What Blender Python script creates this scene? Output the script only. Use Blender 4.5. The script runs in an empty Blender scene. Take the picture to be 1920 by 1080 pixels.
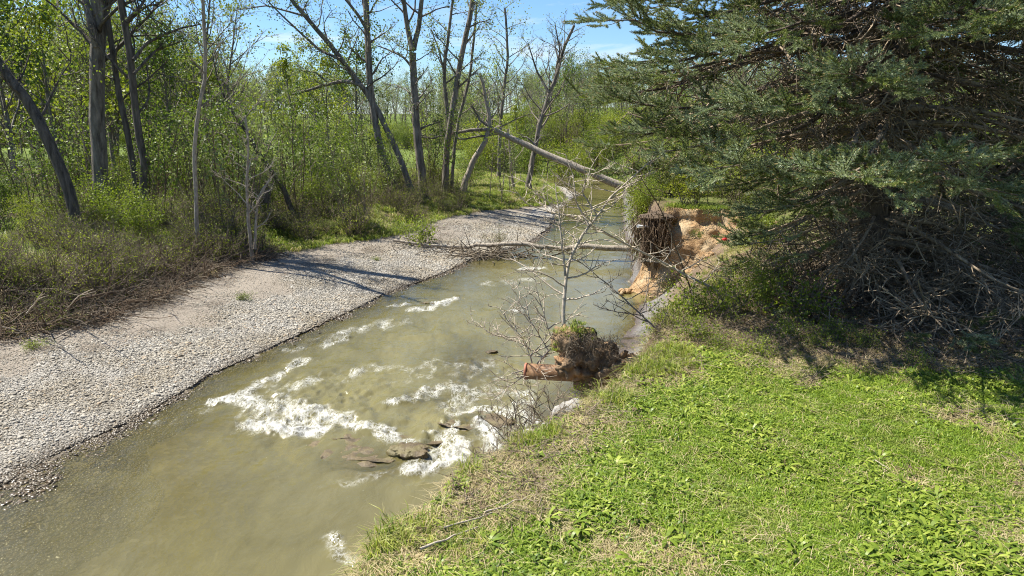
import bpy, math, random
import numpy as np
from mathutils import Vector, noise as mn

# ------------------------------------------------------------------ camera, sky, sun, exposure
sc = bpy.context.scene
COL = sc.collection
PITCH = math.radians(13.2)
F = 1386.0
CAM = np.array([0.0, 0.0, 5.5])
cd = bpy.data.cameras.new('camera')
cam = bpy.data.objects.new('camera', cd)
COL.objects.link(cam)
cd.sensor_width = 36
cd.lens = 36 * F / 1920
cd.clip_start = 0.1
cd.clip_end = 3000
cam.location = CAM
cam.rotation_euler = (math.radians(90) - PITCH, 0, 0)
sc.camera = cam

SUN_AZ = math.atan2(0.36, -0.9)          # sun stands to the left and a little ahead
SUN_EL = math.radians(57)
sv = np.array([math.cos(SUN_EL) * math.cos(SUN_AZ), math.cos(SUN_EL) * math.sin(SUN_AZ), math.sin(SUN_EL)])
sl = bpy.data.lights.new('sun', 'SUN')
sl.energy = 5.0
sl.angle = math.radians(0.5)
sl.color = (1.0, 0.955, 0.88)
so = bpy.data.objects.new('sun', sl)
COL.objects.link(so)
so.rotation_euler = Vector(sv).to_track_quat('Z', 'Y').to_euler()
so.location = (-20, 10, 40)

w = bpy.data.worlds.new("World")
sc.world = w
w.use_nodes = True
wn, wl = w.node_tree.nodes, w.node_tree.links
wn.clear()
out = wn.new('ShaderNodeOutputWorld')
bg = wn.new('ShaderNodeBackground')
sky = wn.new('ShaderNodeTexSky')
sky.sky_type = 'NISHITA'
sky.sun_disc = False
sky.sun_elevation = SUN_EL
sky.sun_rotation = math.radians(90) - SUN_AZ
sky.air_density = 1.0
sky.dust_density = 0.1
sky.ozone_density = 5.0
bg.inputs['Strength'].default_value = 0.07
tc = wn.new('ShaderNodeTexCoord')
sep = wn.new('ShaderNodeSeparateXYZ')
wl.new(tc.outputs['Generated'], sep.inputs[0])
# project the view direction on a cloud layer
mx = wn.new('ShaderNodeMath'); mx.operation = 'MAXIMUM'; mx.inputs[1].default_value = 0.0
wl.new(sep.outputs['Z'], mx.inputs[0])
ad = wn.new('ShaderNodeMath'); ad.operation = 'ADD'; ad.inputs[1].default_value = 0.12
wl.new(mx.outputs[0], ad.inputs[0])
dv = wn.new('ShaderNodeVectorMath'); dv.operation = 'DIVIDE'
cmb = wn.new('ShaderNodeCombineXYZ')
for i in range(3): wl.new(ad.outputs[0], cmb.inputs[i])
wl.new(tc.outputs['Generated'], dv.inputs[0]); wl.new(cmb.outputs[0], dv.inputs[1])
mp = wn.new('ShaderNodeMapping')
mp.inputs['Scale'].default_value = (0.75, 1.25, 0.0)
mp.inputs['Rotation'].default_value = (0, 0, 0.5)
mp.inputs['Location'].default_value = (3.1, 1.7, 0)
wl.new(dv.outputs[0], mp.inputs['Vector'])
nz = wn.new('ShaderNodeTexNoise')
nz.inputs['Scale'].default_value = 1.1; nz.inputs['Detail'].default_value = 9
nz.inputs['Roughness'].default_value = 0.62; nz.inputs['Distortion'].default_value = 0.7
wl.new(mp.outputs[0], nz.inputs['Vector'])
cr = wn.new('ShaderNodeValToRGB')
cr.color_ramp.elements[0].position = 0.53; cr.color_ramp.elements[0].color = (0, 0, 0, 1)
cr.color_ramp.elements[1].position = 0.80; cr.color_ramp.elements[1].color = (1, 1, 1, 1)
wl.new(nz.outputs['Fac'], cr.inputs[0])
mxr = wn.new('ShaderNodeMix'); mxr.data_type = 'RGBA'
wl.new(cr.outputs[0], mxr.inputs['Factor'])
tn = wn.new('ShaderNodeMix'); tn.data_type = 'RGBA'; tn.blend_type = 'MULTIPLY'; tn.inputs['Factor'].default_value = 1.0
tn.inputs['B'].default_value = (0.76, 0.92, 1.10, 1)
wl.new(sky.outputs[0], tn.inputs['A']); wl.new(tn.outputs['Result'], mxr.inputs['A'])
mxr.inputs['B'].default_value = (6.6, 7.2, 8.0, 1)
wl.new(mxr.outputs['Result'], bg.inputs['Color'])
wl.new(bg.outputs[0], out.inputs[0])

sc.view_settings.view_transform = 'Standard'
sc.view_settings.look = 'None'
sc.view_settings.exposure = 1.15
sc.view_settings.gamma = 1
sc.view_settings.use_curve_mapping = False
sc.render.engine = 'CYCLES'
sc.cycles.use_denoising = True
try:
    sc.cycles.denoiser = 'OPENIMAGEDENOISE'
    sc.cycles.denoising_input_passes = 'RGB_ALBEDO_NORMAL'
    sc.cycles.denoising_prefilter = 'NONE'
except Exception:
    pass
sc.cycles.pixel_filter_type = 'BLACKMAN_HARRIS'
sc.cycles.filter_width = 1.05
sc.cycles.max_bounces = 6
sc.cycles.diffuse_bounces = 3
sc.cycles.glossy_bounces = 2
sc.cycles.transmission_bounces = 3
sc.cycles.transparent_max_bounces = 8
sc.cycles.caustics_reflective = False
sc.cycles.caustics_refractive = False
sc.cycles.sample_clamp_indirect = 4

# ------------------------------------------------------------------ helpers
cp, sp_ = math.cos(PITCH), math.sin(PITCH)
RGT = np.array([1.0, 0, 0]); UPV = np.array([0, sp_, cp]); FWD = np.array([0, cp, -sp_])

def ray(px, py): return FWD * F + RGT * (px - 960) + UPV * (540 - py)
def PZ(px, py, z=0.0):
    d = ray(px, py); return CAM + d * ((z - CAM[2]) / d[2])
def PY(px, py, Y):
    d = ray(px, py); return CAM + d * (Y / d[1])
def to_px(P):
    P = np.asarray(P, float) - CAM
    f = P @ FWD
    f = np.where(np.abs(f) < 1e-6, 1e-6, f)
    return 960 + F * (P @ RGT) / f, 540 - F * (P @ UPV) / f, f

def hsh(ix, iy, seed):
    h = (ix.astype(np.int64) * 374761393 + iy.astype(np.int64) * 668265263 + seed * 974711) & 0x7fffffff
    h = ((h ^ (h >> 13)) * 1274126177) & 0x7fffffff
    return ((h ^ (h >> 16)) & 0xffffff) / float(0xffffff)
def vn(x, y, seed=0):
    x = np.asarray(x, float); y = np.asarray(y, float)
    ix = np.floor(x); iy = np.floor(y)
    fx = x - ix; fy = y - iy
    fx = fx * fx * (3 - 2 * fx); fy = fy * fy * (3 - 2 * fy)
    a = hsh(ix, iy, seed); b = hsh(ix + 1, iy, seed); c = hsh(ix, iy + 1, seed); d = hsh(ix + 1, iy + 1, seed)
    return (a * (1 - fx) + b * fx) * (1 - fy) + (c * (1 - fx) + d * fx) * fy
def fbm(x, y, seed=0, o=4):
    s = 0; a = 0.5
    for i in range(o):
        s = s + a * (vn(x, y, seed + i * 17) * 2 - 1); x = x * 2.03 + 3.1; y = y * 2.03 + 1.7; a *= 0.5
    return s
def smooth(t):
    t = np.clip(t, 0, 1); return t * t * (3 - 2 * t)

def mesh_np(name, verts, faces, mats, smooth_sh=False, fmat=None):
    """faces: list of int arrays (n,3) / (n,4)"""
    me = bpy.data.meshes.new(name)
    if isinstance(faces, np.ndarray): faces = [faces]
    faces = [f for f in faces if len(f)]
    verts = np.asarray(verts, np.float32)
    me.vertices.add(len(verts)); me.vertices.foreach_set('co', verts.ravel())
    tot = sum(f.size for f in faces); npoly = sum(len(f) for f in faces)
    me.loops.add(tot); me.polygons.add(npoly)
    me.loops.foreach_set('vertex_index', np.concatenate([f.ravel() for f in faces]).astype(np.int32))
    lt = np.concatenate([np.full(len(f), f.shape[1]) for f in faces]).astype(np.int32)
    ls = np.concatenate([[0], np.cumsum(lt)[:-1]]).astype(np.int32)
    me.polygons.foreach_set('loop_start', ls)
    try: me.polygons.foreach_set('loop_total', lt)
    except Exception: pass
    if smooth_sh: me.polygons.foreach_set('use_smooth', np.ones(npoly, bool))
    if fmat is not None: me.polygons.foreach_set('material_index', np.asarray(fmat, np.int32))
    for m in (mats if isinstance(mats, (list, tuple)) else [mats]): me.materials.append(m)
    me.update(calc_edges=True)
    return me

def link(name, me, parent=None, label=None, cat=None, group=None, kind=None, loc=None):
    o = bpy.data.objects.new(name, me)
    COL.objects.link(o)
    if parent is not None: o.parent = parent
    if loc is not None: o.location = loc
    tag(o, label, cat, group, kind)
    return o
def tag(o, label=None, cat=None, group=None, kind=None):
    if label: o['label'] = label
    if cat: o['category'] = cat
    if group: o['group'] = group
    if kind: o['kind'] = kind
    return o
def thing(name, loc, label, cat, group=None):
    o = link(name, None, loc=loc, label=label, cat=cat, group=group)
    o.empty_display_size = 0.2
    return o

def nrm(v):
    v = np.asarray(v, float); return v / (np.linalg.norm(v, axis=-1, keepdims=True) + 1e-12)

class Tubes:
    """collects tapering tubes and builds them as one mesh"""
    def __init__(s): s.g = {}; s.n = 0
    def add(s, pts, rad, sides=5):
        pts = np.asarray(pts, float); n = len(pts)
        rad = np.linspace(rad[0], rad[1], n) if len(rad) == 2 and n != 2 else np.asarray(rad, float)
        s.g.setdefault((n, sides), []).append((pts, rad)); s.n += 1
    def arrays(s):
        V = []; Q = []; off = 0
        for (n, k), L in s.g.items():
            P = np.array([a for a, _ in L]); R = np.array([b for _, b in L])
            T = nrm(np.gradient(P, axis=1))
            ref = np.zeros((len(L), 1, 3)); md = np.abs(nrm(P[:, -1] - P[:, 0]))
            ref[np.arange(len(L)), 0, np.argmin(md, axis=1)] = 1
            U = nrm(np.cross(T, np.broadcast_to(ref, T.shape))); W = np.cross(T, U)
            a = np.arange(k) * 2 * math.pi / k
            ring = P[:, :, None] + R[:, :, None, None] * (U[:, :, None] * np.cos(a)[None, None, :, None] + W[:, :, None] * np.sin(a)[None, None, :, None])
            m = len(L)
            V.append(ring.reshape(-1, 3))
            i = np.arange(m)[:, None, None] * n * k; j = np.arange(n - 1)[None, :, None] * k; q = np.arange(k)[None, None, :]; q2 = (q + 1) % k
            b = off + i + j
            f = np.stack([b + q, b + q2, b + k + q2, b + k + q], -1).reshape(-1, 4)
            Q.append(f); off += m * n * k
        if not V: return np.zeros((0, 3)), np.zeros((0, 4), int)
        return np.concatenate(V), np.concatenate(Q)
    def mesh(s, name, m, origin=None):
        V, Q = s.arrays()
        if origin is not None: V = V - np.asarray(origin)
        return mesh_np(name, V, Q, m, True)

def wander(rng, p0, d, L, n, curv=0.25, trop=(0, 0, 0)):
    pts = [np.asarray(p0, float)]; d = nrm(d); st = L / (n - 1)
    for _ in range(n - 1):
        d = nrm(d + rng.normal(0, curv, 3) + np.asarray(trop))
        pts.append(pts[-1] + d * st)
    return np.array(pts)
def along(path, t):
    n = len(path) - 1; f = np.clip(t, 0, 1) * n; i = int(min(f, n - 1)); return path[i] * (1 - (f - i)) + path[i + 1] * (f - i)
def tang(path, t):
    n = len(path) - 1; i = int(min(np.clip(t, 0, 1) * n, n - 1)); return nrm(path[i + 1] - path[i])
def resample(path, n, rng=None, jit=0):
    path = np.asarray(path, float)
    s = np.concatenate([[0], np.cumsum(np.linalg.norm(np.diff(path, axis=0), axis=1))])
    t = np.linspace(0, s[-1], n)
    # catmull-like smoothing by dense linear + moving average
    dn = np.stack([np.interp(np.linspace(0, s[-1], n * 6), s, path[:, k]) for k in range(3)], 1)
    k = 9; pad = np.concatenate([np.repeat(dn[:1], k // 2, 0), dn, np.repeat(dn[-1:], k // 2, 0)])
    sm = np.stack([np.convolve(pad[:, c], np.ones(k) / k, 'valid') for c in range(3)], 1)
    o = sm[np.linspace(0, len(sm) - 1, n).astype(int)]
    if rng is not None and jit: o[1:] += rng.normal(0, jit, o[1:].shape)
    return o

def leaf_arrays(rng, centers, per, R, size, aspect=0.5, droop=0.0, flat=0.0):
    """diamond leaves, per leaves round each centre"""
    C = np.repeat(np.asarray(centers, float), per, 0); n = len(C)
    C = C + rng.normal(0, 1, (n, 3)) * R * 0.5
    a = nrm(rng.normal(0, 1, (n, 3)) + np.array([0, 0, -droop]))
    b = nrm(np.cross(a, rng.normal(0, 1, (n, 3)) + np.array([0, 0, flat * 3])))
    if flat: a[:, 2] *= (1 - flat); a = nrm(a)
    nn = np.cross(a, b)
    s = (size * rng.uniform(0.6, 1.25, n))[:, None]
    V = np.stack([C, C + a * s * 0.45 + b * s * aspect * 0.5 + nn * s * 0.08, C + a * s, C + a * s * 0.45 - b * s * aspect * 0.5 + nn * s * 0.08], 1).reshape(-1, 3)
    return V, np.arange(n * 4).reshape(-1, 4)

# ---- node materials
def newmat(name):
    m = bpy.data.materials.new(name); m.use_nodes = True
    nt = m.node_tree; nt.nodes.clear()
    return m, nt, nt.nodes, nt.links
def ramp(n, l, fac, stops):
    r = n.new('ShaderNodeValToRGB')
    e = r.color_ramp.elements
    while len(e) < len(stops): e.new(0.5)
    for k, (p, c) in enumerate(stops):
        e[k].position = p; e[k].color = (*c, 1)
    l.new(fac, r.inputs[0]); return r.outputs[0]
def noi(n, l, vec, scale, detail=3, rough=0.55, dist=0, dim='3D'):
    t = n.new('ShaderNodeTexNoise'); t.inputs['Scale'].default_value = scale; t.inputs['Detail'].default_value = detail
    t.inputs['Roughness'].default_value = rough; t.inputs['Distortion'].default_value = dist
    if vec is not None: l.new(vec, t.inputs['Vector'])
    return t.outputs['Fac']
def mixc(n, l, fac, a, b, blend='MIX'):
    m = n.new('ShaderNodeMix'); m.data_type = 'RGBA'; m.blend_type = blend
    for s, v in (('Factor', fac), ('A', a), ('B', b)):
        sk = m.inputs[s]
        if hasattr(v, 'links'): l.new(v, sk)
        elif isinstance(v, (int, float)): sk.default_value = v
        else: sk.default_value = (*v, 1)
    return m.outputs['Result']
def mth(n, l, op, a, b=None, clamp=False):
    m = n.new('ShaderNodeMath'); m.operation = op; m.use_clamp = clamp
    for i, v in enumerate((a, b)):
        if v is None: continue
        if hasattr(v, 'links'): l.new(v, m.inputs[i])
        else: m.inputs[i].default_value = v
    return m.outputs[0]
def mapr(n, l, v, a, b, c=0.0, d=1.0, smooth_=True):
    m = n.new('ShaderNodeMapRange'); m.interpolation_type = 'SMOOTHSTEP' if smooth_ else 'LINEAR'
    l.new(v, m.inputs['Value'])
    for k, x in zip(('From Min', 'From Max', 'To Min', 'To Max'), (a, b, c, d)): m.inputs[k].default_value = x
    return m.outputs['Result']
def bump(n, l, h, strength, dist):
    b = n.new('ShaderNodeBump'); b.inputs['Strength'].default_value = strength; b.inputs['Distance'].default_value = dist
    l.new(h, b.inputs['Height']); return b.outputs['Normal']
def princ(n, l, col, rough=0.8, normal=None, spec=0.3, out=True):
    p = n.new('ShaderNodeBsdfPrincipled')
    if hasattr(col, 'links'): l.new(col, p.inputs['Base Color'])
    else: p.inputs['Base Color'].default_value = (*col, 1)
    if hasattr(rough, 'links'): l.new(rough, p.inputs['Roughness'])
    else: p.inputs['Roughness'].default_value = rough
    p.inputs['Specular IOR Level'].default_value = spec
    if normal is not None: l.new(normal, p.inputs['Normal'])
    if out:
        o = n.new('ShaderNodeOutputMaterial'); l.new(p.outputs[0], o.inputs[0])
    return p.outputs[0]

def leaf_mat(name, stops, trans=0.35, rough=0.5, patch=0.0, pscale=0.8, pcol=(0.2, 0.17, 0.07)):
    m, nt, n, l = newmat(name)
    oi = n.new('ShaderNodeObjectInfo'); ge = n.new('ShaderNodeNewGeometry')
    r = mth(n, l, 'ADD', mth(n, l, 'MULTIPLY', oi.outputs['Random'], 0.35), mth(n, l, 'MULTIPLY', ge.outputs['Random Per Island'], 0.65))
    col = ramp(n, l, r, stops)
    # slow drift of tone through the place
    nf = noi(n, l, ge.outputs['Position'], pscale, 3)
    col = mixc(n, l, mapr(n, l, nf, 0.3, 0.7, 0.0, 0.45), col, mixc(n, l, 1.0, col, (0.62, 0.72, 0.6), 'MULTIPLY'))
    if patch:
        nf2 = noi(n, l, ge.outputs['Position'], pscale * 1.7, 4)
        col = mixc(n, l, mth(n, l, 'MULTIPLY', mapr(n, l, nf2, 0.52, 0.66), patch), col, pcol)
    p = princ(n, l, col, rough, spec=0.25, out=False)
    tb = n.new('ShaderNodeBsdfTranslucent')
    l.new(mixc(n, l, 1.0, col, (1.25, 1.35, 0.7), 'MULTIPLY'), tb.inputs['Color'])
    ms = n.new('ShaderNodeMixShader'); ms.inputs[0].default_value = trans
    l.new(p, ms.inputs[1]); l.new(tb.outputs[0], ms.inputs[2])
    o = n.new('ShaderNodeOutputMaterial'); l.new(ms.outputs[0], o.inputs[0])
    return m
def bark_mat(name, a, b, scale=6, stretch=0.25, bstr=0.8, dist=0.02, rough=0.9, moss=None):
    m, nt, n, l = newmat(name)
    ge = n.new('ShaderNodeNewGeometry')
    mp = n.new('ShaderNodeMapping'); mp.inputs['Scale'].default_value = (1, 1, stretch); l.new(ge.outputs['Position'], mp.inputs[0])
    nf = noi(n, l, mp.outputs[0], scale, 6, 0.65)
    col = ramp(n, l, nf, [(0.3, a), (0.7, b)])
    if moss: col = mixc(n, l, mapr(n, l, noi(n, l, ge.outputs['Position'], 2.2, 4), 0.5, 0.7, 0, 0.7), col, moss)
    nf2 = noi(n, l, mp.outputs[0], scale * 4, 4, 0.7)
    princ(n, l, col, rough, bump(n, l, mth(n, l, 'ADD', nf, nf2), bstr, dist), 0.2)
    return m

M = {}
M['bark_dark'] = bark_mat('bark dark', (0.03, 0.025, 0.019), (0.20, 0.17, 0.135), 9, 0.15, 1.0, 0.04)
M['bark_grey'] = bark_mat('bark grey', (0.06, 0.05, 0.04), (0.33, 0.29, 0.235), 8, 0.2, 1.0, 0.04)
M['bark_pale'] = bark_mat('bark pale', (0.16, 0.13, 0.095), (0.48, 0.42, 0.33), 14, 0.35)
M['twig_pale'] = bark_mat('twig pale', (0.22, 0.18, 0.13), (0.56, 0.48, 0.37), 20, 0.5, 0.3, 0.004)
M['twig_grey'] = bark_mat('twig grey', (0.10, 0.085, 0.065), (0.26, 0.22, 0.17), 20, 0.5, 0.3, 0.004)
M['twig_brown'] = bark_mat('twig brown', (0.06, 0.04, 0.025), (0.21, 0.15, 0.095), 20, 0.5, 0.3, 0.004)
M['brush'] = bark_mat('brush stems', (0.045, 0.035, 0.025), (0.29, 0.235, 0.165), 9, 0.5, 0.3, 0.004)
M['spruce_bark'] = bark_mat('spruce bark', (0.05, 0.038, 0.028), (0.24, 0.185, 0.14), 14, 0.5, 1.0, 0.03)
M['spruce_twig'] = bark_mat('spruce dead twig', (0.04, 0.029, 0.019), (0.44, 0.345, 0.235), 6, 0.5, 0.3, 0.004)
M['leaf_bright'] = leaf_mat('leaf bright', [(0, (0.10, 0.135, 0.016)), (0.5, (0.20, 0.245, 0.03)), (1, (0.33, 0.36, 0.06))], 0.4)
M['leaf_mid'] = leaf_mat('leaf mid', [(0, (0.06, 0.095, 0.018)), (0.5, (0.125, 0.17, 0.03)), (1, (0.22, 0.27, 0.06))], 0.38)
M['leaf_pale'] = leaf_mat('leaf pale', [(0, (0.13, 0.16, 0.05)), (0.5, (0.23, 0.27, 0.10)), (1, (0.36, 0.38, 0.17))], 0.4)
M['leaf_haze'] = leaf_mat('leaf far hazed', [(0, (0.16, 0.17, 0.08)), (0.5, (0.24, 0.25, 0.12)), (1, (0.33, 0.33, 0.18))], 0.35, pscale=0.06)  # distance haze put into the colour: paler and greyer than near leaves
M['leaf_yellow'] = leaf_mat('leaf yellow green', [(0, (0.13, 0.16, 0.015)), (0.5, (0.24, 0.27, 0.03)), (1, (0.36, 0.36, 0.06))], 0.4)
M['grass'] = leaf_mat('grass blades', [(0, (0.05, 0.10, 0.012)), (0.4, (0.125, 0.205, 0.02)), (0.85, (0.26, 0.345, 0.04)), (1, (0.44, 0.42, 0.14))], 0.3, 0.5, 0.22, 1.1, (0.36, 0.30, 0.14))
M['weed'] = leaf_mat('broad weed leaves', [(0, (0.07, 0.12, 0.018)), (0.45, (0.19, 0.255, 0.03)), (1, (0.42, 0.46, 0.09))], 0.3, 0.4, pscale=1.3)
M['straw'] = leaf_mat('straw', [(0, (0.20, 0.14, 0.07)), (0.5, (0.40, 0.31, 0.16)), (1, (0.58, 0.48, 0.28))], 0.2, 0.6)
M['tallgrass'] = leaf_mat('tall grass', [(0, (0.07, 0.12, 0.015)), (0.5, (0.18, 0.23, 0.03)), (0.8, (0.34, 0.35, 0.08)), (1, (0.46, 0.38, 0.18))], 0.35)
M['needle'] = leaf_mat('spruce needles', [(0, (0.07, 0.09, 0.028)), (0.5, (0.18, 0.215, 0.075)), (0.9, (0.32, 0.355, 0.14)), (1, (0.46, 0.44, 0.18))], 0.2, 0.45, pscale=0.9)
M['needle_blue_lit'] = leaf_mat('spruce needles blue sunlit', [(0, (0.14, 0.175, 0.095)), (0.6, (0.34, 0.385, 0.225)), (1, (0.48, 0.51, 0.29))], 0.12, 0.45, pscale=1.5)  # lighter set for tips and front boughs, sunlit brightness put into the colour
M['needle_dead'] = leaf_mat('dead needles', [(0, (0.05, 0.035, 0.02)), (1, (0.18, 0.12, 0.07))], 0.1, 0.8)

# ------------------------------------------------------------------ the lie of the land
LW = [(-13.5, -10), (-12.0, 0), (-10.2, 5)]
for px, py in [(0, 915), (60, 880), (130, 842), (230, 798), (300, 760), (400, 703), (500, 657), (600, 612), (680, 572), (740, 547), (800, 524), (858, 500),
               (880, 488), (950, 470), (1000, 450), (1030, 428), (1042, 400), (1058, 382), (1085, 366)]:
    p = PZ(px, py, 0); LW.append((p[0], p[1]))
LW += [(4.0, 58), (-1, 63), (-8, 66), (-20, 69)]
RW = [(-3.4, -10), (-3.0, 0), (-2.6, 4.5), (-1.9, 7), (-0.9, 9.2), (0.0, 11.4), (0.95, 13.4), (1.75, 15.4), (2.6, 17.5), (3.4, 19.6), (3.8, 21.3), (4.9, 22.3), (4.2, 23.0), (3.95, 24.5),
      (4.5, 27), (4.9, 30), (6.0, 40), (8.2, 55), (9.5, 62), (10, 66), (2, 72), (-20, 76)]
RT = [(-2.2, -10), (-2.0, 0), (-1.5, 3)]
for px, py in [(680, 1080), (700, 1040), (745, 985), (810, 950), (880, 885), (930, 868), (1000, 822), (1050, 787), (1110, 750), (1200, 692), (1240, 652)]:
    p = PZ(px, py, 2.2); RT.append((p[0], p[1]))
RT += [(2.5, 11.9), (3.3, 13.4), (4.6, 15.5), (6.1, 18.5), (7.1, 21.5), (6.9, 22.7), (5.5, 23.3), (4.7, 23.8), (4.7, 25), (5.5, 28), (6.6, 32), (8.5, 42), (11, 55), (13, 66), (13, 80)]
BL = [(-16, -10), (-14.8, 5), (-13.9, 12)]
for px, py in [(0, 625), (140, 600), (260, 560), (400, 500), (500, 478), (600, 455), (740, 436), (830, 404), (900, 390), (1000, 374), (1050, 364)]:
    p = PZ(px, py, 0.6); BL.append((p[0], p[1]))
BL += [(3.0, 58), (-3, 62)]
def mono(L):
    a = np.array(sorted(L, key=lambda q: q[1])); 
    for i in range(1, len(a)):
        if a[i, 1] <= a[i - 1, 1]: a[i, 1] = a[i - 1, 1] + 1e-3
    return a
LWa, RWa, RTa, BLa = mono(LW), mono(RW), mono(RT), mono(BL)
def fx(A, y): return np.interp(y, A[:, 1], A[:, 0])
def masks(x, y):
    wob = 0.22 * fbm(x * 0.9, y * 0.9, 5, 4)
    xl = fx(LWa, y) + wob * 0.8; xr = fx(RWa, y) + wob; xt = fx(RTa, y) + 0.35 * wob; xb = fx(BLa, y) + 2.2 * wob
    return xl, xr, xt, xb
# local direction factor: distances measured across the slanted banks
def slope_fac(A, y):
    e = 0.6; s = (fx(A, y + e) - fx(A, y - e)) / (2 * e); return 1 / np.sqrt(1 + s * s)
SHOALS = [(*PZ(880, 690, 0)[:2], 0.7, 2.0, 0.05), (*PZ(700, 870, 0)[:2], 1.2, 0.7, 0.07), (*PZ(560, 805, 0)[:2], 1.0, 0.4, 0.09), (*PZ(890, 800, 0)[:2], 0.6, 0.6, 0.05), (*PZ(800, 750, 0)[:2], 0.7, 0.6, 0.07), (*PZ(980, 590, 0)[:2], 0.5, 3.0, 0.10)]
def height(x, y):
    x = np.asarray(x, float); y = np.asarray(y, float)
    xl, xr, xt, xb = masks(x, y)
    fl = slope_fac(LWa, y); fr = slope_fac(RWa, y)
    dl = (xl - x) * fl; dr = (x - xr) * fr
    shal = 0.035 + 0.085 * smooth((y - 10.5) / 5)
    bed = -np.minimum(np.minimum(np.maximum(-dl, 0) * shal, np.maximum(-dr, 0) * 0.35), 0.6)
    bed = bed + 0.03 * fbm(x * 2.1, y * 2.1, 9)
    for (sx, sy, rx, ry, d0) in SHOALS:
        q = ((x - sx) / rx) ** 2 + ((y - sy) / ry) ** 2 + 0.5 * fbm(x * 1.7, y * 1.7, 14)
        bed = np.maximum(bed, np.where(q < 3, -d0 - 0.13 * np.maximum(q, 0), -9))
    zl = np.minimum(0.03 + dl * (0.07 + 0.05 * smooth((y - 10) / 4)), 0.25 + 0.055 * dl) + 0.05 * fbm(x * 0.7, y * 0.7, 3)
    zl = np.clip(zl, -0.05, 0.62 + 0.1 * fbm(x * 0.3, y * 0.3, 4))
    zb = smooth((xb - x) / 2.5) * (0.55 + 0.25 * fbm(x * 0.35, y * 0.35, 12)) + 0.16 * fbm(x * 0.9, y * 0.9, 21) * smooth((xb - x) / 1.0)
    zl = zl + zb
    t = np.clip((x - xr) / np.maximum(xt - xr, 0.25), 0, 1.4)
    prof = np.where(y < 18, np.clip(t, 0, 1) ** 2.4, smooth(t * 0.97) ** 0.8)
    zr = 2.2 * prof * (1 + 0.0) + 0.12 * fbm(x * 1.6, y * 1.6, 31) * smooth(t * 3) * (1 - smooth((t - 0.8) / 0.4) * 0.75) + 0.04 * fbm(x * 0.8, y * 0.8, 33) * smooth(t)
    zr = zr + 0.5 * smooth((y - 19) / 6) * smooth((t - 0.5) * 2) + 0.015 * np.maximum(x - 14, 0)
    z = np.where(dl > 0, zl, np.where(dr > 0, zr, bed))
    # the far field beyond the trees
    r = np.maximum(y - 62, 0)
    z = z + smooth(r / 25) * (np.maximum(0.9 - z, 0)) + smooth((y - 112) / 90) * 4.5
    return z

def axis(segs):
    o = []
    for a, b, st in segs: o.append(np.arange(a, b, st))
    o.append([segs[-1][1]]); return np.concatenate(o)
def geo(a, b, s0, g):
    o = [a]; s = s0
    while o[-1] < b: o.append(o[-1] + s); s *= g
    return np.array(o)
gx = np.concatenate([-geo(18, 700, 0.6, 1.17)[::-1], axis([(-17.6, -12, 0.3), (-12, 8.5, 0.13), (8.5, 20, 0.4)]), geo(20.5, 700, 0.7, 1.17)])
gy = np.concatenate([-geo(1, 200, 2, 1.5)[::-1], axis([(0, 26, 0.13), (26, 45, 0.25), (45, 70, 0.5)]), geo(71, 1500, 1.0, 1.12)])
X, Y = np.meshgrid(gx, gy)
Z = height(X, Y)
nx, ny = len(gx), len(gy)
idx = np.arange(nx * ny).reshape(ny, nx)
quads = np.stack([idx[:-1, :-1], idx[:-1, 1:], idx[1:, 1:], idx[1:, :-1]], -1).reshape(-1, 4)
Vg = np.stack([X.ravel(), Y.ravel(), Z.ravel()], 1)
cx = Vg[quads, 0].mean(1); cy = Vg[quads, 1].mean(1)
xl, xr, xt, xb = masks(cx, cy)
cls = np.where(cx < xb, 0, np.where(cx < xl, 1, np.where(cx < xr, 2, np.where(cx < xt, 3, 4))))
cls = np.where(cy > 62, 5, cls)

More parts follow.
